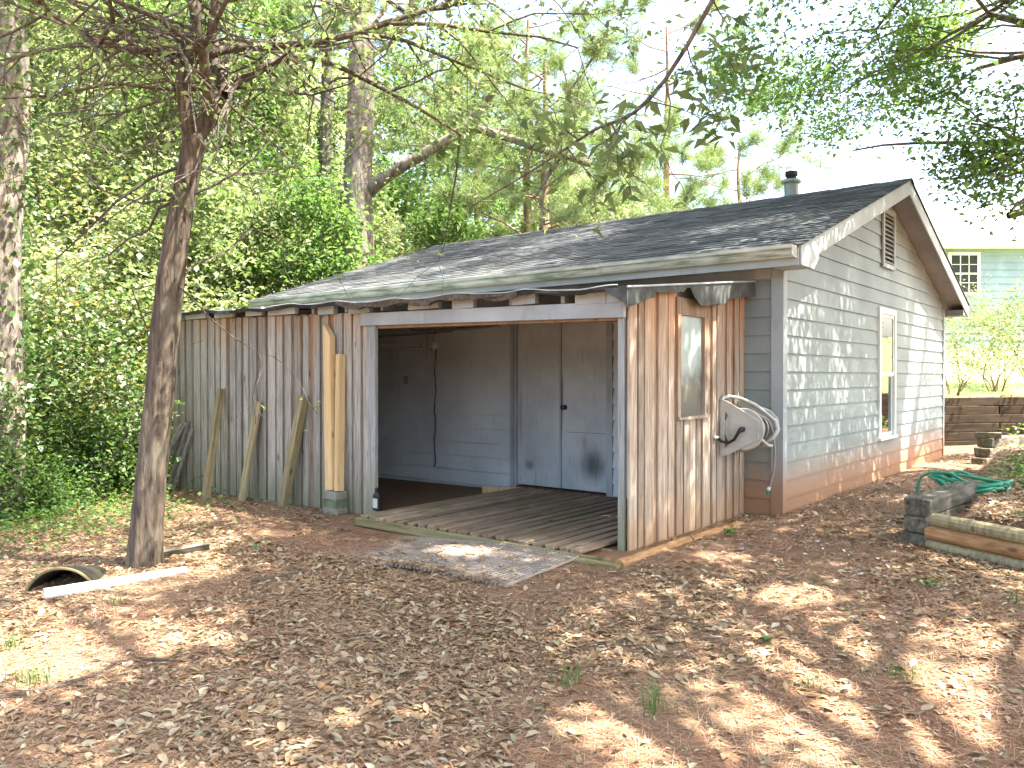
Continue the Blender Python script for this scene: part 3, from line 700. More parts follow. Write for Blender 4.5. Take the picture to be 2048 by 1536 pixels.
# slats piled against the left corner
for i, (u0, v0, u1, v1) in enumerate(((325, 985, 362, 848), (337, 985, 366, 850), (352, 978, 372, 846), (362, 985, 378, 842), (372, 985, 384, 858))):
    a = at_z(u0, v0, -.2); b = at_y(u1, v1, FY-.045-.008*i); a.y = min(a.y, b.y-.35+.07*i); a.z = float(gh(a.x, a.y))-.01
    d = (b-a); o = MB().obox(a, b, random.choice([.035, .05, .06]), .02, (1, 0, 0)).build('slat', M['slat'])
    tag(o, 'thin grey wooden slat propped against far corner of the lean-to', 'slat', 'grey slats propped at the lean-to corner')
J = at_z(333, 945, -.12)
m = MB(); jp = Vector((-7.6, -2.86, 0)); jz = float(gh(jp.x, jp.y))
m.tube([jp+Vector((0, 0, jz)), jp+Vector((0, 0, jz+.02)), jp+Vector((0, 0, jz+.17)), jp+Vector((0, 0, jz+.22)), jp+Vector((.01, 0, jz+.25)), jp+Vector((.01, 0, jz+.29))], [.07, .08, .08, .05, .025, .022], 14)
tag(m.build('white_jug', M['pvc'], smooth=True), 'small white plastic jug beside the grey slats at the lean-to corner', 'jug')

# ------------------------------------------------------------------ logs along the right wall
def log(name, pts, r, mat, label, cat='log', group=None):
    P = []; pts = [Vector(p) for p in pts]
    for i in range(len(pts)-1):
        for k in range(8): P.append(pts[i].lerp(pts[i+1], k/8)+Vector((random.uniform(-.003, .003),)*2+(random.uniform(-.002, .002),)))
    P.append(pts[-1]); rr = [r*(1+random.uniform(-.05, .05)) for _ in P]
    return tag(MB().tube(P, rr, 12).build(name, mat, bev=0, smooth=False), label, cat, group)
log('landscape_log', [(-.20, -2.90, -.06), (-.165, -1.78, -.04)], .05, M['log'], 'orange landscape log beside the lean-to wall at the deck corner')
log('landscape_log', [(-.17, -1.73, -.045), (-.13, -.72, -.05)], .046, M['log'], 'weathered landscape log in line along the lean-to wall below hose reel')
tag(MB().box(-.52, -.27, -3.03, -2.985, -.15, -.09).jitter(.006).build('wood_scrap', M['new'], bev=.006), 'short pale wood scrap on the ground at the deck corner', 'board')

# ------------------------------------------------------------------ hose reel on the lean-to wall
HR = empty('hose_reel', (RX+.02, -.45, .9), 'beige plastic wall hose reel with black crank on the lean-to side wall', 'hose reel')
def side_plate(y, name):
    m = MB(); t = .014; x0 = RX+.03
    out = [(x0, .62), (x0+.05, .62), (x0+.40, .80), (x0+.40, .985), (x0+.05, 1.175), (x0, 1.19)]
    hole = [(x0+.045, .73), (x0+.105, .76), (x0+.105, 1.03), (x0+.045, 1.07)]
    def pr(poly): m.prism([(px_, y, pz_) for px_, pz_ in poly], (0, t, 0))
    pr([(x0, .62), (x0+.045, .62), (x0+.045, 1.18), (x0, 1.19)])
    pr([(x0+.045, .62), (x0+.105, .645), (x0+.105, .745), (x0+.045, .70)]); pr([(x0+.045, 1.06), (x0+.105, 1.02), (x0+.105, 1.15), (x0+.045, 1.18)])
    pr([(x0+.105, .645), (x0+.40, .80), (x0+.40, .985), (x0+.105, 1.15)])
    return m.build(name, M['beige'], HR, bev=.003)
sp = side_plate(-.69, 'side_plate'); side_plate(-.25, 'side_plate')
for k in range(6): MB().box(RX+.36, RX+.425, -.694, -.690, .83+k*.025, .837+k*.025).build('rib', M['beige'], sp)
ax = RX+.27; az = .895
MB().tube([(ax, -.675, az), (ax, -.665, az), (ax, -.66, az)], [.20, .21, .20], 24).build('spool_flange', M['beige'], HR)
MB().tube([(ax, -.265, az), (ax, -.275, az), (ax, -.28, az)], [.20, .21, .20], 24).build('spool_flange', M['beige'], HR)
MB().tube([(ax, -.66, az), (ax, -.28, az)], .09, 20).build('drum', M['beige'], HR)
P = []
for i in range(240):
    th_ = i*.42; lay = int(i/100); y_ = -.64+.34*abs(((i/48.) % 2)-1); P.append((ax+(.108+.02*lay)*math.cos(th_), y_, az+(.108+.02*lay)*math.sin(th_)))
HS = MB().tube(P, .0105, 6).build('wound_hose', M['hose_grey'], HR, smooth=True)
# top carrying bar that arches over the spool
hb = [(RX+.04, -.69, 1.17), (RX+.05, -.66, 1.20), (RX+.07, -.56, 1.215), (RX+.12, -.40, 1.19), (RX+.22, -.30, 1.13), (RX+.34, -.27, 1.04), (RX+.44, -.28, .96), (RX+.47, -.30, .88), (RX+.44, -.34, .80), (RX+.36, -.38, .74)]
MB().tube(hb, [.018]*4+[.022]*6, 8).build('guard_bar', M['beige'], HR, smooth=True)
MB().tube([(RX+.43, -.64, .80), (RX+.45, -.5, .73), (RX+.43, -.36, .72)], .016, 8).build('guard_bar', M['beige'], HR, smooth=True)
ck = [(ax+.0, -.70, az), (ax, -.745, az), (ax-.02, -.76, az-.03), (ax-.06, -.765, az-.10), (ax-.12, -.765, az-.135), (ax-.19, -.765, az-.125), (ax-.235, -.765, az-.09)]
MB().tube(ck, [.028, .026, .017, .015, .014, .014, .016], 10).build('crank', M['black'], HR, smooth=True)
MB().tube([(ax-.235, -.75, az-.09), (ax-.235, -.84, az-.085)], [.017, .02], 10).build('grip', M['beige'], HR, smooth=True)
hh = [(ax+.06, -.38, az+.12), (ax+.11, -.36, az+.09), (ax+.145, -.34, az+.02), (.04, -.32, .80), (.045, -.30, .62), (.03, -.29, .46), (-.005, -.28, .33), (-.02, -.28, .29)]
def smooth_path(P, n=6):
    P = [Vector(p) for p in P]; out = []
    for i in range(len(P)-1):
        p0, p1, p2, p3 = P[max(i-1, 0)], P[i], P[i+1], P[min(i+2, len(P)-1)]
        for k in range(n):
            t = k/n; out.append(.5*((2*p1)+(p2-p0)*t+(2*p0-5*p1+4*p2-p3)*t*t+(3*p1-p0-3*p2+p3)*t**3))
    return out+[P[-1]]
MB().tube(smooth_path(hh), .011, 8).build('hanging_hose', M['hose_grey'], HR, smooth=True)
NZ = MB().tube([(-.018, -.28, .295), (-.028, -.28, .262), (-.03, -.28, .258)], [.016, .018, .014], 10).build('coupling', M['pvc'], HR)
MB().tube([(-.03, -.28, .258), (-.038, -.28, .225), (-.04, -.28, .205)], [.016, .014, .006], 10).build('nozzle', M['green_hose'], HR)
HK = empty('hose_hook', (-.055, -.03, .9), 'small white oval hook plate screwed to the garage corner board', 'hook')
MB().prism([(-.055+.045*math.cos(a_), -.03, .92+.085*math.sin(a_)) for a_ in [2*math.pi*k/18 for k in range(18)]], (0, -.012, 0)).build('plate', M['pvc'], HK, bev=.002)
MB().tube([(-.05, -.04, .87), (-.05, -.075, .86), (-.048, -.085, .885)], .008, 8).build('peg', M['steel'], HK, smooth=True)

# ------------------------------------------------------------------ railroad ties, edging logs, green hose, back wall
def tie(name, a, b, w_, h_, z, mat, label, group=None, cat='timber'):
    a = Vector((a[0], a[1], z+h_/2)); b = Vector((b[0], b[1], z+h_/2)); d = (b-a).normalized(); s_ = Vector((0, 0, 1)).cross(d)
    n = max(2, int((b-a).length/.25)); V = []; Fc = []
    for i in range(n+1):
        p = a.lerp(b, i/n)
        for sx, sz in ((-1, -1), (1, -1), (1, 1), (-1, 1)): V.append(p+s_*(sx*w_/2+random.uniform(-.012, .012))+Vector((0, 0, sz*h_/2+random.uniform(-.008, .008))))
    for i in range(n):
        for k in range(4): Fc.append((i*4+k, i*4+(k+1) % 4, i*4+4+(k+1) % 4, i*4+4+k))
    Fc += [(3, 2, 1, 0), tuple(n*4+k for k in range(4))]
    return tag(mobj(name, V, Fc, mat, None, (a.x, a.y, z), bev=.012), label, cat, group)
for i, (z, nm) in enumerate(((-.03, 'lowest dark railroad tie in the short stack by the round edging logs'), (.115, 'middle dark railroad tie in the short stack by the round edging logs'), (.262, 'top mossy railroad tie of the short stack, with green hose lying behind'))):
    tie('railroad_tie', (1.50+.01*i, -1.0-.015*i), (1.66, .25+.1*i), .2, .145, z, M['timber'], nm, 'ties edging the bank')
for i, (z, r, nm) in enumerate(((.03, .05, 'lowest round edging log half sunk beside the short tie stack'), (.135, .062, 'middle round edging log beside the short tie stack'), (.245, .055, 'uppermost round edging log beside the short tie stack'))):
    log('edging_log', [(1.60, -.98, z), (2.75, -1.50, z-.03)], r, M['log'] if i == 1 else M['treated'], nm, 'log', 'round logs edging the bank')
for i, (z, nm) in enumerate(((.0, 'lower grey tie of the long edging row near the back wall'), (.15, 'middle grey tie of the long edging row near the back wall'), (.30, 'upper grey tie of the long edging row near the back wall'))):
    tie('railroad_tie', (.86+.02*i, 6.05+.1*i), (1.85, 9.3), .24, .15, z, M['timber'], nm, 'ties edging the bank')
tie('railroad_tie', (.76, 6.3), (1.12, 6.36), .16, .09, .45, M['timber'], 'short tie offcut lying across the end of the long edging row', 'ties edging the bank')
P = []
h0 = at_z(1872, 958, .38); h1 = at_z(2004, 988, .32); base = (h0+h1)/2; dirv = Vector((h1.x-h0.x, h1.y-h0.y, 0)); HLn = dirv.length/2; dirv.normalize(); prp = Vector((-dirv.y, dirv.x, 0))
for lp in range(8):
    ra, rb = HLn*random.uniform(.8, 1.05), random.uniform(.10, .24); oc = base+dirv*random.uniform(-.04, .04)+prp*random.uniform(-.05, .12)
    for k in range(24):
        th_ = 2*math.pi*k/24; q = oc+dirv*(ra*math.cos(th_))+prp*(rb*math.sin(th_))
        q.z = max(float(gh(q.x, q.y))+.02, .32)+.011*lp+(.05 if math.cos(th_) < -.5 else 0)+.012*math.sin(th_*3+lp); P.append(q)
tail = [P[-1], h0+Vector((-.06, -.05, .06)), Vector((h0.x-.16, h0.y-.12, .2)), Vector((h0.x-.2, h0.y-.2, .03)), Vector((h0.x-.26, h0.y-.3, .02))]
GH = empty('garden_hose', (1.6, 1.0, .3), 'loosely coiled green garden hose on the bank behind short tie stack', 'hose')
MB().tube(smooth_path(P[::2]+tail, 4), .014, 8).build('coils', M['green_hose'], GH, smooth=True)
RW = empty('retaining_wall', (.7, 12.1, 0), 'dark brown stacked timber retaining wall behind the garage holding up the lawn', 'retaining wall')
A_ = Vector((-3.6, 7.0)); B_ = Vector((9, 22.2)); dW = Vector((.64, .77)); nW = Vector((.77, -.64))
a0 = Vector((-1.55, 9.65)); 
for r_ in range(6):
    t = -2.0+(r_ % 2)*.9
    while t < 12:
        p = a0+dW*t; q = a0+dW*(t+2.38)
        zb_ = -.12+r_*.183
        x_ = MB().obox((p.x+nW.x*(.10-.012*r_), p.y+nW.y*(.10-.012*r_), zb_+.09), (q.x+nW.x*(.10-.012*r_), q.y+nW.y*(.10-.012*r_), zb_+.09), .2, .178, (nW.x, nW.y, 0)).jitter(.006).build('timber', M['tie_wall'], RW, bev=.012)
        t += 2.4

# ------------------------------------------------------------------ pipe, drum, plank, sticks
pa = at_z(88, 1197, -.24); pb = at_z(372, 1140, -.18); pa.z = float(gh(pa.x, pa.y))+.05; pb.z = float(gh(pb.x, pb.y))+.0
MBt = MB().tube([pa, pa.lerp(pb, .5), pb], .041, 18, cap=False); V = MBt.V; 
inn = MB().tube([pb.lerp(pa, .5), pa-(pb-pa).normalized()*.0], .036, 18, cap=False)
ring = len(MBt.V); MBt.V += inn.V; MBt.F += [tuple(i+ring for i in f) for f in inn.F]
tag(MBt.build('drain_pipe', M['pvc'], smooth=True), 'long white plastic pipe lying on leaves below the leaning tree', 'pipe')
DR = empty('half_buried_drum', at_z(130, 1185, -.3), 'half-buried dark round drum with open mouth behind the white pipe', 'drum')
dc = at_z(122, 1196, -.30); dc.z = float(gh(dc.x, dc.y))-.11; dax = (Vector((-.72, .75, 0))).normalized(); dsd = Vector((dax.y, -dax.x, 0))
V = []; Fc = []; n = 28
for j, (tt, rr) in enumerate(((0, .285), (.06, .275), (.12, .285), (.5, .27), (.5, .255), (.06, .262), (0, .27))):
    for k in range(n+1):
        th_ = math.pi*(-.12+1.24*k/n); V.append(dc+dax*tt+dsd*(rr*math.cos(th_))+Vector((0, 0, rr*math.sin(th_)-.16*tt)))
for j in range(6):
    for k in range(n): a = j*(n+1)+k; Fc.append((a, a+1, a+n+2, a+n+1))
mobj('shell', V, Fc, M['drum'], DR, smooth=True)
V = [dc+dax*.48+dsd*(.26*math.cos(math.pi*(-.12+1.24*k/n)))+Vector((0, 0, .26*math.sin(math.pi*(-.12+1.24*k/n))-.07)) for k in range(n+1)]
mobj('bottom', V, [tuple(range(n+1))], M['drum'], DR)
MB().tube([dc+dsd*(.278*math.cos(math.pi*(-.1+1.2*k/n)))+Vector((0, 0, .278*math.sin(math.pi*(-.1+1.2*k/n)))) for k in range(n+1)], .011, 6).build('rim', mat_plain('mossy_rim', (.16, .14, .06), .8, var=.5), DR)
ba = at_z(318, 1118, -.2); bb = at_z(418, 1102, -.18); ba.z = float(gh(ba.x, ba.y))+.015; bb.z = float(gh(bb.x, bb.y))+.03
tag(MB().obox(ba, bb, .12, .035, (.3, .6, .25)).build('loose_board', M['timber'], bev=.005), 'short grey board lying in leaves at the foot of the leaning tree', 'board')
def stick(pts, r, label, z_off=.01, name='fallen_branch', cat='branch'):
    P = []
    for p in smooth_path(pts, 5): p.z = float(gh(p.x, p.y))+z_off+random.uniform(0, .008); P.append(p)
    tag(MB().tube(P, [r*(1-.6*i/len(P)) for i in range(len(P))], 6).build(name, M['twig']), label, cat)
stick([at_z(u, v, -.25) for u, v in ((-30, 1390), (80, 1368), (180, 1345), (240, 1320), (330, 1316))], .012, 'long thin fallen branch on the leaves below the white pipe')
stick([at_z(u, v, -.2) for u, v in ((500, 1166), (570, 1158), (640, 1150))], .011, 'short grey fallen branch in leaves between leaning tree and grid mat')
stick([at_z(u, v, -.1) for u, v in ((1868, 1115), (1900, 1125), (1925, 1131))], .014, 'dark stub of fallen branch in front of the round edging logs')
SP = at_z(158, 1072, -.3); sz = float(gh(SP.x, SP.y))
tag(MB().tube(smooth_path([SP+Vector((0, 0, sz-SP.z-.02)), SP+Vector((-.02, 0, sz-SP.z+.08)), SP+Vector((.01, 0, sz-SP.z+.18)), SP+Vector((.0, 0, sz-SP.z+.34))], 4), [.02]*3+[.012]*6+[.004]*4, 6).build('dead_sapling', M['log']), 'pale dead sapling stub standing left of the leaning tree', 'sapling')

# ------------------------------------------------------------------ far house on the hill
HB = at_d(1990, 560, 30); fx_ = Vector((R_.x, R_.y, 0)).normalized(); bx_ = Vector((FW0.x, FW0.y, 0))
hl = at_d(1780, 560, 30); hl = Vector((hl.x, hl.y, 0)); hz0 = 2.2
HO = empty('far_house', (HB.x, HB.y, hz0), 'pale blue-grey sided house on the sunny lawn behind the garage', 'house')
def hp(s_, d_, z_): return hl+fx_*s_+bx_*d_+Vector((0, 0, z_))
def hbox(name, s0, s1, d0, d1, z0, z1, mat, parent=HO):
    return MB().hexa([hp(s0, d0, z0), hp(s1, d0, z0), hp(s1, d1, z0), hp(s0, d1, z0), hp(s0, d0, z1), hp(s1, d0, z1), hp(s1, d1, z1), hp(s0, d1, z1)]).build(name, mat, parent)
HW = 12.; EZ = 6.15
hbox('wall', 0, HW, .03, 8, hz0-1.5, EZ, M['house'])
wz0, wz1 = 4.55, 5.9; wa = 2.05+.2; wb = wa+.95
z = hz0-.2
while z < EZ-.2:
    a, b = z, z+.265
    P = [hp(0, -.01, a), hp(HW, -.01, a), hp(HW, .03, a), hp(0, .03, a), hp(0, .02, b), hp(HW, .02, b), hp(HW, .03, b), hp(0, .03, b)]
    MB().hexa(P).build('siding_board', M['house'], HO); z += .26
for k, s0 in enumerate((wa, wa+3.6)):
    s1 = s0+.95
    wn = hbox('window', s0-.12, s1+.12, -.05, .025, wz0-.12, wz1+.12, M['white'])
    hbox('pane', s0, s1, -.06, -.051, wz0, wz1, M['dark'], wn)
    for q in (1/3, 2/3): hbox('muntin', s0+(s1-s0)*q-.015, s0+(s1-s0)*q+.015, -.075, -.061, wz0, wz1, M['white'], wn)
    for q in (.25, .5, .75): hbox('muntin', s0, s1, -.08 if q == .5 else -.076, -.0615, wz0+(wz1-wz0)*q-(.03 if q == .5 else .012), wz0+(wz1-wz0)*q+(.03 if q == .5 else .012), M['white'], wn)
hbox('fascia', -.4, HW+.4, -.5, -.46, EZ-.02, EZ+.16, M['white']); hbox('soffit', -.4, HW+.4, -.46, 0, EZ+.0, EZ+.03, M['white'])
MB().prism([hp(-.4, -.5, EZ+.16), hp(-.4, 4, EZ+2.4), hp(-.4, 8.5, EZ+.16)], fx_*(HW+.8)).build('roof', M['roof_white'], HO)

# ------------------------------------------------------------------ foliage tools
def unit(n):
    v = rng.normal(size=(n, 3)); return v/np.linalg.norm(v, axis=1, keepdims=True)
def leaf_mesh(Cn, ln, wd, up=.5, fold=.18, hang=None):
    n = len(Cn); nm = unit(n); nm[:, 2] = np.abs(nm[:, 2])+up; nm /= np.linalg.norm(nm, axis=1, keepdims=True)
    a = np.cross(nm, unit(n)); a /= np.linalg.norm(a, axis=1, keepdims=True)+1e-9
    if hang is not None: a[:, 2] -= hang; a /= np.linalg.norm(a, axis=1, keepdims=True)
    b = np.cross(nm, a); b /= np.linalg.norm(b, axis=1, keepdims=True)+1e-9
    s = rng.uniform(.65, 1.25, (n, 1)); L_ = ln*s; W2 = wd*s*rng.uniform(.8, 1.2, (n, 1))
    p0 = Cn-a*L_/2; p1 = Cn-a*L_*.05+b*W2/2+nm*L_*fold; p2 = Cn+a*L_/2; p3 = Cn-a*L_*.05-b*W2/2+nm*L_*fold
    return np.stack([p0, p1, p2, p3], 1).reshape(-1, 3), np.arange(n*4).reshape(-1, 4)
def wander(p, d, length, n, wob, droop):
    P = [Vector(p)]; d = Vector(d).normalized()
    for i in range(n):
        d = (d+Vector((random.gauss(0, wob), random.gauss(0, wob), random.gauss(0, wob)-droop))).normalized(); P.append(P[-1]+d*(length/n))
    return P, d
PRUNE = None
def grow(m, p, d, length, r, lvl, anchors, wob=.18, droop=.0, kids=(3, 4), spread=.8, sides=6, shrink=.62):
    P, dd = wander(p, d, length, 4, wob, droop)
    if PRUNE and PRUNE(P): return
    m.tube(P, [max(r*(1-.6*i/4), .003) for i in range(5)], sides, cap=False)
    if lvl == 0: anchors.extend(P[1:]); return
    if lvl == 1: anchors.extend(P[3:])
    for k in range(random.randint(*kids)):
        i = random.choice([1, 2, 3, 4, 4]); d0 = (P[i]-P[i-1]).normalized(); o = Vector((random.gauss(0, 1), random.gauss(0, 1), random.gauss(0, 1))).normalized()
        grow(m, P[i], (d0+o*spread).normalized(), length*shrink*random.uniform(.75, 1.2), max(r*(1-.6*i/4)*.65, .003), lvl-1, anchors, wob, droop, kids, spread, max(4, sides-1), shrink)
def crown_from(anchors, n, sig, ln, wd, keep=None, up=.5, hang=None):
    A = np.array([tuple(a) for a in anchors]); idx = rng.integers(0, len(A), n); Cn = A[idx]+rng.normal(size=(n, 3))*np.array(sig)
    if keep is not None: Cn = Cn[keep(Cn)]
    return leaf_mesh(Cn, ln, wd, up, hang=hang)
def proj(Cn):
    q = Cn-np.array(CAM); dp = q @ np.array(FW); return 1024+F*(q @ np.array(R_))/np.maximum(dp, .01), 768-F*(q @ np.array(UPV))/np.maximum(dp, .01), dp
def fbm(x, y, s): return (np.sin(x*s+1.3*np.sin(y*s*.7))+np.sin(y*s*1.3+1.7*np.sin(x*s*.6+2))+np.sin((x+y)*s*.63+.5))/3
def copy_tree(root, loc, rz=0, sc=1., label=None, group=None):
    r = root.copy(); COL.objects.link(r); r.location = loc; r.rotation_euler = (0, 0, rz); r.scale = (sc, sc, sc)
    if label: r['label'] = label
    if group: r['group'] = group
    for ch in list(root.children):
        c = ch.copy(); COL.objects.link(c); c.parent = r; c.matrix_parent_inverse = Matrix.Identity(4)
    return r
def tree_local(name, h, tr, cb, cr, limbs, nleaf, sig, ln, wd, lm, bm, lean=.02, lvl=1, droop=.02, kids=(3, 4)):
    """tree at the origin; returns (trunk MB, leaf V, F)"""
    m = MB(); P, _ = wander((0, 0, -.3), (random.uniform(-lean, lean), random.uniform(-lean, lean), 1), h, 10, .035, -.02)
    m.tube(P, [tr*1.35]+[tr*(1-.85*i/10) for i in range(1, 11)], 9, cap=False); an = []
    for k in range(limbs):
        t = cb+(1-cb)*(k+random.random())/limbs; i = min(9, int(t*10)); p = P[i].lerp(P[i+1], t*10-i); th_ = k*2.4+random.uniform(-.4, .4)
        ln_ = cr*(1.15-.65*((t-cb)/(1-cb+1e-6)))*random.uniform(.7, 1.1)
        grow(m, p, (math.cos(th_), math.sin(th_), random.uniform(.1, .7)), ln_*.7, tr*.32*(1.2-t), lvl, an, .16, droop, kids, .8, 5)
    V, Fc = crown_from(an, nleaf, sig, ln, wd)
    return m, V, Fc
def place_new(name, loc, m, V, Fc, bm, lm, label, cat='tree', group=None, rz=0, sc=1., tn='trunk', cn='crown'):
    r = empty(name, (0, 0, 0), label, cat, group)
    a = mobj(tn, m.V, m.F, bm, r, (0, 0, 0), smooth=True); b = mobj(cn, V, Fc, lm, r, (0, 0, 0))
    a.matrix_parent_inverse = Matrix.Identity(4); b.matrix_parent_inverse = Matrix.Identity(4)
    r.location = loc; r.rotation_euler = (0, 0, rz); r.scale = (sc, sc, sc); return r
def gpt(u, d):
    p = at_d(u, 768, d); return Vector((p.x, p.y, float(gh(p.x, p.y))))

# ------------------------------------------------------------------ leaning tree by the lean-to
D7 = 6.95
T = [at_d(u, v, D7) for u, v in ((286, 1165), (290, 1135), (295, 1050), (306, 920), (318, 790), (330, 660), (342, 560), (355, 470), (367, 395), (380, 325), (390, 275))]
rT = [.23, .155, .125, .117, .113, .112, .108, .1, .096, .092, .09]
m = MB(); m.tube(smooth_path(T, 4), np.interp(np.arange(41)/4, np.arange(11), rT).tolist(), 28, cap=False)
for q_ in range(len(m.V)):
    a_ = q_ % 28; i_ = q_//28; cpt = sum((m.V[i_*28+b_] for b_ in (a_, (a_+14) % 28)), Vector())/2
    m.V[q_] = m.V[q_]+(m.V[q_]-cpt)*(.09*math.sin(a_*1.57+i_*.35)+random.uniform(-.05, .05))
def stem(pts, r0, r1, dd=(0, 0)):
    P = smooth_path([at_d(u, v, D7+dd[0]+(dd[1]-dd[0])*i/(len(pts)-1)) for i, (u, v) in enumerate(pts)], 5)
    m.tube(P, np.linspace(r0, r1, len(P)).tolist(), 9, cap=False); return P
st1 = stem([(386, 290), (376, 250), (369, 200), (368, 140), (385, 100), (392, 40), (380, -60), (360, -200)], .068, .04, (0, -.2))
st2 = stem([(388, 280), (412, 243), (440, 215), (452, 190), (440, 150), (424, 100), (430, 20), (450, -150), (470, -330)], .085, .04, (0, .5))
st3 = stem([(430, 225), (416, 190), (410, 150), (406, 105), (395, 60), (370, -50), (300, -200)], .05, .03, (0, -.6))
st4 = stem([(452, 192), (468, 168), (512, 145), (553, 122), (600, 112), (680, 135), (760, 175), (850, 225), (930, 275)], .045, .012, (0, 1.1))
st5 = stem([(410, 108), (480, 95), (600, 88), (700, 70), (820, 30), (960, -10), (1100, -60)], .045, .015, (0, .9))
st6 = stem([(392, 100), (320, 105), (220, 90), (120, 40), (20, -40)], .04, .012, (0, -.8))
an = []; tw = []
for P, k in ((st1, 5), (st2, 8), (st3, 6), (st5, 8), (st6, 5)):
    for i in range(k):
        p = P[random.randint(len(P)//3, len(P)-1)]
        grow(m, p, (random.gauss(0, 1), random.gauss(0, 1), random.uniform(.1, .9)), random.uniform(1.2, 2.1), .022, 2, an, .2, .02, (2, 4), .8, 5)
# bare hanging twigs
tm = MB()
for k in range(95):
    P = random.choice([st1[8:], st2[12:], st3[8:], st4, st4, st5, st5, st6, st6])
    if k < 12: P = T[6:]
    p = P[random.randint(0, len(P)-1)]; th_ = random.uniform(0, 2*math.pi)
    d = (math.cos(th_), math.sin(th_), random.uniform(-.5, .25))
    grow(tm, p, d, random.uniform(.8, 1.9), random.uniform(.008, .017), 2, tw, .3, random.uniform(.0, .12), (1, 3), .8, 4, .58)
LTREE = empty('leaning_tree', T[1], 'leaning brown tree with forked trunk and bare drooping twigs before the lean-to', 'tree')
m.build('trunk', M['bark_lean'], LTREE, smooth=True); tm.build('twigs', M['twig'], LTREE)
V1, F1 = crown_from(an, 10000, (.28, .28, .22), .085, .045)
V2, F2 = crown_from(random.sample(tw, min(len(tw), 260)), 1300, (.06, .06, .05), .06, .032)
gan = [p for p in st4[25:]+st5[15:]] ; ga2 = []
for p in gan: grow(tm if False else MB(), p, (random.gauss(0, .6)+.5, random.gauss(0, .6)+.5, random.uniform(-.6, .2)), .8, .008, 1, ga2, .2, .05)
V3, F3 = crown_from(ga2, 1500, (.16, .16, .16), .075, .03, hang=.4)
VV = np.concatenate([V1, V2, V3]); FF = np.arange(len(VV)).reshape(-1, 4)
mobj('crown', VV, FF, M['leaf_light'], LTREE)

# ------------------------------------------------------------------ oak over the gable, shade tree beside the camera
m = MB(); an = []
ob = Vector((4.3, 6.3, 0)); zb_ = float(gh(ob.x, ob.y))
TP = [ob+Vector((0, 0, zb_-.3)), ob+Vector((0, 0, zb_+.4)), ob+Vector((-.05, -.05, 2.2)), ob+Vector((-.1, -.1, 4.2)), ob+Vector((0, 0, 6.2)), ob+Vector((.1, .1, 8.4)), ob+Vector((.2, .1, 10.5))]
m.tube(TP, [.42, .33, .29, .26, .2, .13, .06], 14, cap=False)
OL = [(4.2, -.75, -.55, .14, 3.4, .13), (4.4, -.9, -.2, .2, 3.4, .12), (4.1, -.5, -.85, .08, 3.6, .12), (5., -.85, -.5, .3, 3.8, .12), (5.4, -.4, -.9, .3, 3.6, .1), (4.8, .1, -1, .2, 3.4, .11), (5.6, -.8, -.55, .4, 4.2, .11), (6.2, -.9, -.35, .4, 4.2, .1), (6., .3, -.9, .35, 3.4, .09), (7., -.9, -.1, .45, 4.4, .1), (7.4, -.5, -.8, .6, 3.6, .09), (7., .8, .3, .4, 3., .08), (8.2, -.8, .3, .5, 4.2, .09), (8.6, -.8, -.4, .6, 4.0, .08), (6.6, -1, .2, .35, 4.4, .09), (5.2, .9, .1, .2, 3., .09), (7.8, -1., -.2, .25, 4.8, .1), (8.4, -.9, .05, .25, 5.0, .09), (9., -.9, -.3, .3, 4.6, .08), (6.8, -.5, .7, .4, 3.6, .09)]
def oak_prune(P):      # no limb droops as low as the gable wall
    u, v, d = proj(np.array([tuple(q) for q in P])); return bool(np.any((d > 0) & (u < 2080) & (v > np.interp(u, [1250, 1600, 1800, 2048], [180, 300, 330, 470]))))
PRUNE = oak_prune
for k, (pz, dx, dy, dz, ln_, r) in enumerate(OL):
    i = next(j for j in range(6) if TP[j+1].z >= pz); t = (pz-TP[i].z)/(TP[i+1].z-TP[i].z)
    grow(m, TP[i].lerp(TP[i+1], t), (dx, dy, dz), ln_, r, 3, an, .2, .012, (2, 4), .75, 7, .6)
PRUNE = None
def keep_oak(Cn):  # crown gaps lined up with the sun to shape streaks on the gable
    u, v, d = proj(Cn)
    q = Cn-np.array(S)*(Cn[:, 0:1]/S.x); hole = fbm(q[:, 1]*1., q[:, 2]*.35, 4.2)+.7*fbm(q[:, 1], q[:, 2]*.3, 9.)+rng.normal(0, .15, len(u))
    lim = np.interp(u, [1250, 1450, 1600, 1720, 1820, 1900, 2048, 2300], [130, 230, 290, 310, 370, 420, 520, 700])
    return (hole < 1.0) & ((v < lim+rng.normal(0, 25, len(u))) & ((v < -60) | (rng.random(len(u)) < .48))) | (d < 0) | (u > 2300)
OK_ = empty('oak_tree', ob, 'spreading oak whose dark leafy limbs hang over the garage gable', 'tree')
V, Fc = crown_from(an, 150000, (.26, .26, .2), .1, .055, keep_oak)
m.build('trunk', M['bark_grey'], OK_, smooth=True); mobj('crown', V, Fc, M['leaf_oak'], OK_)

m = MB(); an = []
sb = Vector((7.2, -4.6, 0)); sz = float(gh(sb.x, sb.y))
TP = [sb+Vector((0, 0, sz-.3)), sb+Vector((0, 0, sz+.3)), sb+Vector((-.1, 0, 3)), sb+Vector((-.3, 0, 5.5)), sb+Vector((-.5, 0, 8)), sb+Vector((-.6, .1, 11))]
m.tube(TP, [.5, .38, .32, .27, .18, .06], 14, cap=False)
for k in range(26):
    pz = 5.2+5.2*k/26; i = next(j for j in range(5) if TP[j+1].z >= pz); t = (pz-TP[i].z)/(TP[i+1].z-TP[i].z); th_ = k*2.4
    ex = 1.35 if math.cos(th_) < -.2 else 1.0
    grow(m, TP[i].lerp(TP[i+1], t), (math.cos(th_)*ex, math.sin(th_), random.uniform(.15, .5)), random.uniform(2.6, 3.4)*ex, .1, 3, an, .16, .0, (2, 4), .8, 6, .62)
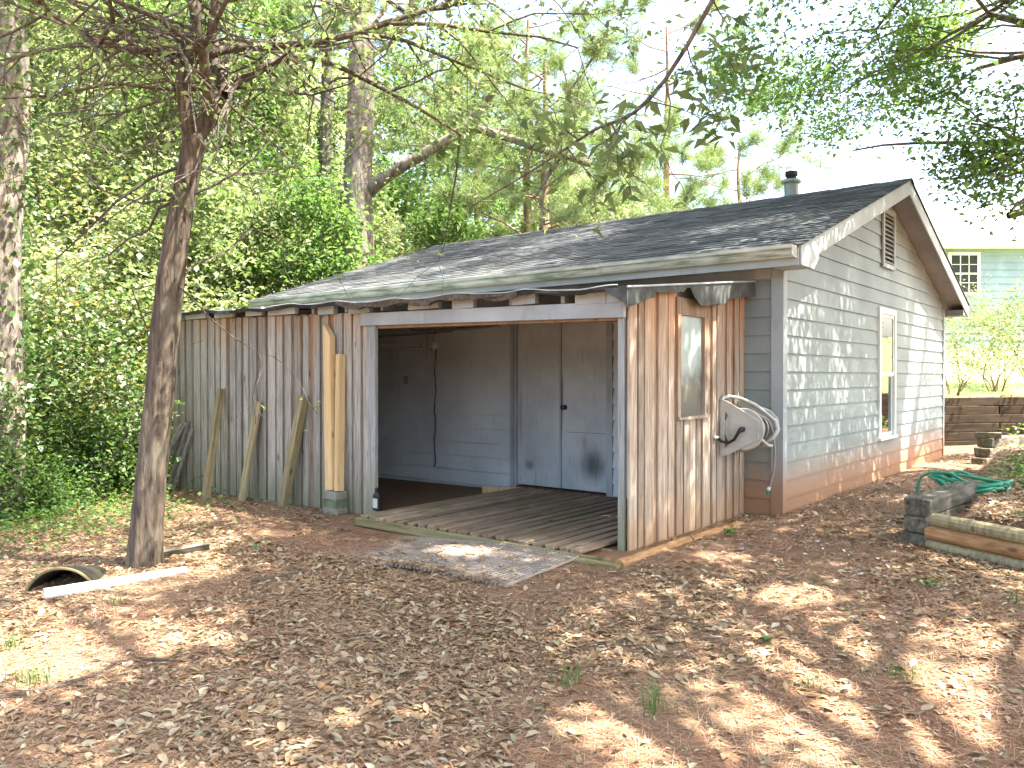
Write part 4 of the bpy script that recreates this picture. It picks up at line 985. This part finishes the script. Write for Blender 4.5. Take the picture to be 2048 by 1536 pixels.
for k, (pz, dx, dy, dz, ln_) in enumerate(((6.5, -.7, .75, .2, 4.2), (7.2, -.5, .9, .25, 4.6), (7.8, -.85, .55, .25, 4.6), (8.4, -.6, .8, .3, 4.4), (6.9, -.3, .95, .2, 4.0))):
    i = next(j for j in range(5) if TP[j+1].z >= pz); t = (pz-TP[i].z)/(TP[i+1].z-TP[i].z)
    grow(m, TP[i].lerp(TP[i+1], t), (dx, dy, dz), ln_, .1, 3, an, .15, .0, (3, 4), .75, 6, .6)
lowb = smooth_path([TP[3], Vector((5.2, -4.6, 6.0)), Vector((3.4, -4.2, 5.4)), Vector((1.9, -4.0, 4.6)), at_d(1330, 160, 5.2), at_d(1180, 265, 5.6), at_d(1050, 350, 6.0), at_d(930, 420, 6.3)], 6)
m.tube(lowb, np.interp(np.arange(len(lowb)), [0, 14, 20, len(lowb)], [.08, .035, .016, .004]).tolist(), 7, cap=False)
lan = []
for p in lowb[16:34]:
    grow(m, p, (random.gauss(0, .7), random.gauss(0, .7), random.uniform(-.6, .3)), random.uniform(.35, .6), .006, 1, lan, .2, .05, (1, 3), .8, 4)
def keep_shade(Cn):  # unseen crown, gaps cut along the sun's direction to shape light patches
    u, v, d = proj(Cn); q = Cn-np.array(S)*((Cn[:, 2:3]+.15)/S.z); hx, hy = q[:, 0], q[:, 1]
    hole = fbm(hx*1.1, hy*1.6, 2.6)+.8*fbm(hx, hy*1.4, 6.1)+.28*sst(-hy, 4.6, 6.3)+.5*fbm(hx*.8+hy*.5, hy*1.1-hx*.6, 3.7)+rng.normal(0, .33, len(hx))
    return ((v < -40) | (d < .3) | (u > 2140)) & (hole < .72)
ST = empty('shade_tree', sb, 'broadleaf tree beside the camera, its long low branch of big leaves crossing the sky', 'tree')
Va, Fa = crown_from(an, 92000, (.26, .26, .2), .125, .072, keep_shade)
Vb, Fb = crown_from(lan, 430, (.07, .07, .07), .13, .05, hang=.5)
VV = np.concatenate([Va, Vb]); m.build('trunk', M['bark_grey'], ST, smooth=True); mobj('crown', VV, np.arange(len(VV)).reshape(-1, 4), M['leaf_light'], ST)

# ------------------------------------------------------------------ big pines
def needles(pts, per, ln, r0=.003):
    A = np.repeat(np.array([tuple(p) for p in pts]), per, 0); n = len(A); d = unit(n); d[:, 2] += .15
    L_ = ln*rng.uniform(.7, 1.2, (n, 1)); b = np.cross(d, unit(n)); b /= np.linalg.norm(b, axis=1, keepdims=True)
    A = A+rng.normal(size=(n, 3))*.05
    return np.stack([A-b*r0, A+b*r0, A+d*L_+b*r0*.4, A+d*L_-b*r0*.4], 1).reshape(-1, 3), np.arange(n*4).reshape(-1, 4)
def pine(name, base, h, r, label, branches, bark, tuft_ln=.25, per=34, extra=None, z0=5., nd=.006, group=None, sig=.18):
    m = MB(); P = [base+Vector((random.gauss(0, .04)*(i > 1), random.gauss(0, .04)*(i > 1), -.3+h*i/8)) for i in range(9)]
    m.tube(smooth_path(P, 3), np.interp(np.arange(25), [0, 3, 14, 24], [r*1.15, r, r*.82, r*.25]).tolist(), 14, cap=False); an = []
    for k in range(branches):
        zz = z0+(h-z0)*k/branches; th_ = k*2.4+random.random(); i = min(7, int((zz+.3)/h*8)); 
        p = P[i].lerp(P[i+1], min(1, max(0, (zz+.3)/h*8-i)))
        grow(m, p, (math.cos(th_), math.sin(th_), random.uniform(-.1, .4)), random.uniform(1.6, 3.2), r*.2, 2, an, .2, -.02, (3, 4), .7, 5, .5)
    if extra: extra(m, an)
    root = empty(name, base, label, 'tree', group); m.build('trunk', bark, root, smooth=True)
    V, Fc = needles([a for a in an for _ in range(1)], per, tuft_ln, nd); mobj('crown', V, Fc, M['needle'], root); return root
def big_extra(m, an):
    for pts, r0, r1, d0, d1 in (([(738, 385), (750, 370), (800, 335), (870, 295), (925, 258), (960, 220), (990, 180)], .17, .07, 18.8, 17.5), ([(930, 250), (1030, 280), (1080, 298), (1150, 318), (1210, 338), (1250, 345)], .09, .07, 17.6, 17.2), ([(1130, 312), (1095, 350), (1085, 400), (1088, 450)], .05, .03, 17.4, 17.6)):
        P = smooth_path([at_d(u, v, d0+(d1-d0)*i/(len(pts)-1)) for i, (u, v) in enumerate(pts)], 4); m.tube(P, np.linspace(r0, r1, len(P)).tolist(), 8, cap=False)
        for q in P[len(P)//2:]: grow(m, q, (random.gauss(0, 1), random.gauss(0, 1), random.uniform(-.3, .6)), random.uniform(.7, 1.4), .02, 1, an, .2, .0, (2, 3), .8, 4)
pb_ = at_d(722, 768, 18.8); pb_.z = -.3
pine('tall_pine', pb_, 17, .36, 'thick grey-trunked pine rising behind the garage with one crooked side limb', 16, M['bark_pine'], extra=big_extra, z0=9.)
lp = at_d(14, 768, 9.6); lp.z = float(gh(lp.x, lp.y))
def ivy(root, base, r, h, n):
    zz = rng.uniform(0, h, n)**1.0; th_ = rng.uniform(0, 2*np.pi, n); rr = r*(1-.03*zz)+np.abs(rng.normal(0, .05, n))+.02
    V, Fc = leaf_mesh(np.stack([base.x+np.cos(th_)*rr, base.y+np.sin(th_)*rr, base.z+zz], 1), .085, .075, .0); mobj('ivy', V, Fc, M['leaf_ivy'], root)
pr = pine('ivy_pine', lp, 14, .19, 'pale pine trunk wrapped in ivy standing in the left thicket', 12, M['bark_pine'], z0=7.); ivy(pr, lp, .21, 7, 1500)
p2 = at_d(655, 768, 22); p2.z = -.4
pr = pine('ivy_pine', p2, 16, .2, 'slimmer ivy-covered pine left of the thick grey pine behind lean-to', 10, M['bark_grey'], z0=9.); ivy(pr, p2, .24, 9, 2600)
for i, (u, d, r, lb) in enumerate(((1055, 24, .14, 'straight slim pine showing over the roof ridge between two leafy saplings'), (1090, 21, .17, 'short stout pine with pale sprays leaning over the ridge near the crooked limb'), (1330, 25, .13, 'washed-out pale pine standing over the ridge left of flue pipe'), (1480, 28, .13, 'faint distant pine behind the roof closest to the flue pipe'), (955, 26, .12, 'sunlit pale slim pine trunk right of the thick grey pine'))):
    b = at_d(u, 768, d); b.z = -.2
    pine('slim_pine', b, random.uniform(9.5, 13), r, lb, 17, M['bark_warm'], z0=3.5, per=26, nd=.007, tuft_ln=.28)

# ------------------------------------------------------------------ woods behind
M['leaf_pale'] = mat_leaf('pale_leaf', [(.2, .24, .11), (.3, .34, .18), (.36, .37, .24)], .5, (1.25, 1.3, .9))
def vary(root, i, names=('leaf_light', 'leaf_pale', 'leaf_oak'), labels=None):
    if labels: root['label'] = labels[i % len(labels)]
    for ch in root.children:
        if ch.name.split('.')[0] in ('crown', 'foliage'):
            ch.material_slots[0].link = 'OBJECT'; ch.material_slots[0].material = M[names[i % len(names)]]
m, V, Fc = tree_local('t', 13, .16, .3, 4.2, 16, 9500, (.42, .42, .3), .2, .11, None, None)
t0 = place_new('woods_tree', gpt(540, 27), m, V, Fc, M['bark_grey'], M['leaf_light'], 'tall leafy tree in the sunny woods behind the lean-to', 'tree', 'tall leafy trees in the woods', 0, 1.)
for i, (u, d, s_) in enumerate(((110, 20, .95), (250, 24, 1.1), (400, 21, 1.0), (470, 33, 1.25), (620, 31, 1.1), (800, 30, 1.1), (-90, 17, 1.0), (320, 36, 1.4), (900, 36, 1.15), (180, 34, 1.4), (20, 28, 1.3), (700, 40, 1.4), (1010, 38, 1.0), (1120, 34, .8), (1190, 30, .62), (1280, 40, .85))):
    vary(copy_tree(t0, gpt(u, d), i*1.7, s_), i if i < 13 else 1, labels=('tall leafy tree in the sunny woods behind the lean-to', 'tall tree with pale yellowish leaves in woods behind the lean-to', 'tall tree with deep green leaves in woods behind the lean-to'))
m, V, Fc = tree_local('s', 6.0, .055, .18, 2.2, 14, 6500, (.3, .3, .22), .15, .085, None, None)
s0 = place_new('understory_sapling', gpt(470, 15.5), m, V, Fc, M['bark_grey'], M['leaf_light'], 'bright green young tree growing behind the lean-to and garage', 'tree', 'young green trees behind the lean-to', 0, .85)
for i, (u, d, s_) in enumerate(((400, 17, 1.), (545, 18, 1.), (600, 16.5, .9), (650, 19, 1.05), (800, 21, 1.), (860, 22.5, 1.05), (930, 23, 1.0), (1010, 25, 1.0), (760, 24, 1.2), (330, 14, .9), (1150, 27, .95), (1240, 29, .95), (1390, 31, .95), (1500, 33, .8), (1090, 26, 1.25), (1185, 27, 1.3), (1310, 30, 1.2))):
    vary(copy_tree(s0, gpt(u, d), i*2.1, s_), i if i < 14 else 1, labels=('bright green young tree growing behind the lean-to and garage', 'pale-leaved young tree growing behind the lean-to and garage', 'deep green young tree growing behind the lean-to and garage'))
# thicket on the left
def bush(h, rad, stems, n, ln, wd):
    m = MB(); an = []
    for k in range(stems):
        th_ = random.uniform(0, 6.28); rr = rad*.35*random.random()
        grow(m, (math.cos(th_)*rr, math.sin(th_)*rr, -.1), (math.cos(th_)*.35, math.sin(th_)*.35, 1), h*random.uniform(.45, .7), .018, 2, an, .2, .02, (3, 4), .75, 4, .6)
    V, Fc = crown_from(an, n, (.2, .2, .16), ln, wd, up=.7); V[:, 2] = np.maximum(V[:, 2], .0); return m, V, Fc
m, V, Fc = bush(3.6, 1.4, 9, 9000, .1, .065)
b0 = place_new('thicket_bush', gpt(110, 12.2), m, V, Fc, M['twig'], M['leaf_bush'], 'sunlit tangled bush in the overgrown thicket left of the lean-to', 'bush', 'bushes of the left thicket', cn='foliage', tn='stems')
for i, (u, d, s_) in enumerate(((200, 13.2, 1.0), (275, 14.2, .95), (60, 11.0, .85), (160, 15, 1.2), (240, 17, 1.4), (-40, 12.5, 1.1), (320, 18, 1.2), (30, 15, 1.4))):
    vary(copy_tree(b0, gpt(u, d), i*1.3+.5, s_), i, ('leaf_bush', 'leaf_pale', 'leaf_ivy'), ('sunlit tangled bush in the overgrown thicket left of the lean-to', 'pale-leaved bush in the overgrown thicket left of the lean-to', 'glossy dark ivy-like bush in the thicket left of the lean-to'))
m, V, Fc = bush(1.15, .7, 8, 3600, .07, .04)
c0 = place_new('low_shrub', gpt(70, 10.4), m, V, Fc, M['twig'], M['weed'], 'low green shrub at the shaded foot of the left thicket', 'shrub', 'low shrubs at the thicket foot', cn='foliage', tn='stems')
for i, (u, d, s_) in enumerate(((150, 11.2, .9), (215, 12.0, .9), (20, 9.6, .8), (265, 13.2, .8), (110, 9.9, .5))):
    copy_tree(c0, gpt(u, d), i*1.9, s_)
# flowering shrubs on the lawn
m, V, Fc = bush(3.0, .5, 8, 1900, .11, .055)
l0 = place_new('lawn_shrub', gpt(1905, 18.2), m, V, Fc, M['bark_warm'], M['leaf_light'], 'slender many-stemmed shrub above the timber wall closest to the garage', 'shrub', None, 0, .78, cn='foliage', tn='stems')
copy_tree(l0, gpt(1992, 18.6), 2.2, .82, 'many-stemmed shrub above the timber wall next to the slender one')
copy_tree(l0, gpt(2075, 19.2), 4.1, .85, 'outermost many-stemmed shrub above the timber wall, farthest from the garage')

# ------------------------------------------------------------------ ground cover
def scatter(n, x0, x1, y0, y1): return rng.uniform(x0, x1, n), rng.uniform(y0, y1, n)
def free(x, y):
    k = ~((x > -8.9) & (x < .03) & (y > -.05)) & ~((x > LX-.05) & (x < RX+.04) & (y > FY-.06)) & ~((x > -3.36) & (x < -.15) & (y > -2.98) & (y < FY))
    k &= ~((x > -3.9) & (x < -.5) & (y > -3.0-.0) & (y < -2.4)) | (rng.random(len(x)) < .08)
    return k & (-.77*x+.64*y < 7.2)
def gz(x, y):
    mz = -.034+.05*np.minimum(0, y+2.9)-.075*np.maximum(0, -x-1.45)
    return np.where((x > -3.3) & (x < -.57) & (y > -3.85) & (y < -2.9), np.maximum(mz+.001, gh(x, y)), gh(x, y))
def flat_leaves(x, y, ln, wd, lift=.01, tilt=.22, curl=.2):
    n = len(x); z = gz(x, y)+rng.uniform(.002, lift, n); th_ = rng.uniform(0, 2*np.pi, n)
    a = np.stack([np.cos(th_), np.sin(th_), rng.normal(0, tilt, n)], 1); a /= np.linalg.norm(a, axis=1, keepdims=True)
    b = np.stack([-np.sin(th_), np.cos(th_), rng.normal(0, tilt, n)], 1)
    s = np.clip(rng.lognormal(-.2, .48, (n, 1)), .3, 2.0); L_ = ln*s; W2 = wd*s*rng.uniform(.5, 1.5, (n, 1)); c = np.stack([x, y, z], 1); c[:, 2] += np.abs(a[:, 2])*L_[:, 0]*.4
    cu = rng.uniform(-.3, 1., (n, 1))*curl*L_*np.array([[0, 0, 1]])
    sk = rng.uniform(-.25, .2, (n, 1))
    p = np.stack([c-a*L_/2, c-a*L_*.22+b*W2*.42+cu*.6, c+a*L_*(.12+sk*.3)+b*W2*.5+cu, c+a*L_/2+cu*.3, c+a*L_*.1-b*W2*.5+cu, c-a*L_*(.25+sk*.2)-b*W2*.4+cu*.6], 1).reshape(-1, 3)
    k = np.arange(n)[:, None]*6
    return p, np.concatenate([k+np.array([[0, 1, 2, 3]]), k+np.array([[0, 3, 4, 5]])], 0)
x, y = scatter(640000, -9.5, 5.5, -8.2, 8.)
dist = np.hypot(x-CAM.x, y-CAM.y)
den = np.clip(.64+.75*fbm(x, y, 1.15)+.45*fbm(x, y, 3.1), .1, 1)
den *= np.where((x > .9) & (y < -2.2), .45, 1)*np.where((x > .05) & (x < 1.5) & (y > -1.5), .4, 1)*np.where(dist > 9, .45, 1)
clayp = np.hypot((x+3.2)/1.1, (y+3.3)/.5); den *= np.clip((clayp-.7)*1.5, .08, 1)
onmat = (x > -3.3) & (x < -.6) & (y > -3.75) & (y < -2.95); den = np.where(onmat, den*.22, den)
u, v, d = proj(np.stack([x, y, gh(x, y)], 1)); vis = (u > -350) & (u < 2400) & (d > 1.5) & (v < 1750)
k = free(x, y) & (rng.random(len(x)) < den) & vis
V, Fc = flat_leaves(x[k], y[k], .040, .017)
tag(mobj('leaf_litter', V, Fc, M['litter']), 'tan and brown dead leaves strewn over the red dirt yard', 'leaves', kind='stuff')
x, y = scatter(300000, -10., 5., -8.2, 6.)
u, v, d = proj(np.stack([x, y, gh(x, y)], 1)); k = free(x, y) & (u > -350) & (u < 2400) & (d > 1.5) & (v < 1750)
k &= ~((x > -2.3) & (x < -.55) & (y > -3.8) & (y < -2.9)) | (rng.random(len(x)) < .12)
x, y = x[k], y[k]; n = len(x); th_ = rng.uniform(0, 2*np.pi, n); z = gz(x, y)+rng.uniform(.001, .012, n); L_ = rng.uniform(.05, .11, n); wd = np.clip(np.hypot(x-CAM.x, y-CAM.y)*.0003, .001, .004)
a = np.stack([np.cos(th_)*L_, np.sin(th_)*L_, rng.normal(0, .006, n)], 1); b = np.stack([-np.sin(th_)*wd, np.cos(th_)*wd, np.zeros(n)], 1); c = np.stack([x, y, z], 1)
V = np.stack([c-a-b, c-a+b, c+a+b, c+a-b], 1).reshape(-1, 3)
tag(mobj('pine_straw', V, np.arange(n*4).reshape(-1, 4), M['straw']), 'reddish pine needles lying over the dirt yard between dead leaves', 'pine straw', kind='stuff')
x, y = scatter(2600, -.2, 2.2, -2.2, 7.5); k = free(x, y) & (rng.random(2600) < .75)
V, Fc = flat_leaves(x[k], y[k], .028, .02); tag(mobj('fallen_petals', V, Fc, M['petal']), 'pale petals and chips scattered on the path beside the gable wall', 'petals', kind='stuff')
# low ivy and weeds: foot of the thicket, bank on the right
def cover(name, cx, cy, sx, sy, n, ln, wd, hmax, mat, label):
    x = cx+rng.normal(0, sx, n); y = cy+rng.normal(0, sy, n); k = free(x, y); x, y = x[k], y[k]
    V, Fc = leaf_mesh(np.stack([x, y, gh(x, y)+rng.random(len(x))**1.7*hmax+.01], 1), ln, wd, 1.1); return tag(mobj(name, V, Fc, mat), label, 'plants', kind='stuff')
p = gpt(60, 9.6); cover('ground_ivy', p.x, p.y, 1.1, .8, 4200, .06, .045, .22, M['weed'], 'green weeds and ivy covering ground at the foot of the thicket')
p = gpt(230, 12.4); cover('ground_ivy', p.x, p.y, .9, .8, 2500, .07, .05, .25, M['weed'], 'green weeds between the thicket and the far lean-to corner')
cover('bank_weeds', 2.2, 3.6, .35, 1.3, 3400, .05, .04, .12, M['weed'], 'green leafy weeds on the bank beside the long edging ties')
p = gpt(2000, 18); cover('bank_weeds', p.x, p.y, 1.6, .5, 1500, .1, .06, .3, M['weed'], 'sunny green weeds along top of the timber retaining wall')
def grass(u, v, n, h, label, spread=.06, z=-.2):
    spread = min(spread, .045)
    p = at_z(u, v, z); c = np.array([p.x, p.y]); x = c[0]+rng.normal(0, spread, n); y = c[1]+rng.normal(0, spread, n); V = []; Fc = []
    for i in range(n):
        z0 = float(gh(x[i], y[i])); th_ = rng.uniform(0, 6.28); hh = h*rng.uniform(.6, 1.2); lean = rng.uniform(.15, .8)*hh; wd = .0035
        dx, dy = math.cos(th_), math.sin(th_); b = len(V)
        for t in (0, .35, .7, 1): 
            q = Vector((x[i]+dx*lean*t*t, y[i]+dy*lean*t*t, z0+hh*(t-.25*t*t*t)-.01)); ww = wd*(1-t*.85)
            V += [q+Vector((-dy*ww, dx*ww, 0)), q-Vector((-dy*ww, dx*ww, 0))]
        Fc += [(b+j*2, b+j*2+1, b+j*2+3, b+j*2+2) for j in range(3)]
    tag(mobj('grass_tuft', V, Fc, M['weed'], None, (p.x, p.y, float(gh(p.x, p.y)))), label, 'grass', 'grass tufts in the leaf litter')
GL = 'small green grass tuft growing through the dead leaves'
for u, v, n, h, s_ in ((60, 1335, 34, .2, .09), (20, 1265, 30, .14, .1), (1140, 1372, 22, .17, .05), (1310, 1425, 30, .18, .07), (1800, 1385, 26, .1, .07), (1610, 1395, 16, .09, .05), (1850, 1215, 10, .1, .03), (230, 1200, 14, .16, .04), (1630, 1210, 16, .08, .05), (2030, 1265, 22, .1, .06), (610, 1080, 10, .08, .03)):
    grass(u, v, n, h, GL, s_)
def weedplant(u, v, n, r, h, z=-.15):
    p = at_z(u, v, z); zz = float(gh(p.x, p.y)); r *= .6; Cn = np.stack([p.x+rng.normal(0, r, n), p.y+rng.normal(0, r, n), zz+.02+rng.random(n)*h], 1)
    V, Fc = leaf_mesh(Cn, .055, .034, 1.2); tag(mobj('weed', V, Fc, M['weed'], None, (p.x, p.y, zz)), 'low green broadleaf weed sprouting in the leaf litter', 'weed', 'broadleaf weeds in the leaf litter')
for u, v, n, r, h in ((1460, 1100, 26, .05, .05), (1860, 1215, 12, .04, .05), (1535, 1300, 12, .03, .02), (430, 925, 10, .03, .06), (1825, 1085, 20, .05, .12), (1870, 1090, 16, .04, .1)):
    weedplant(u, v, n, r, h)
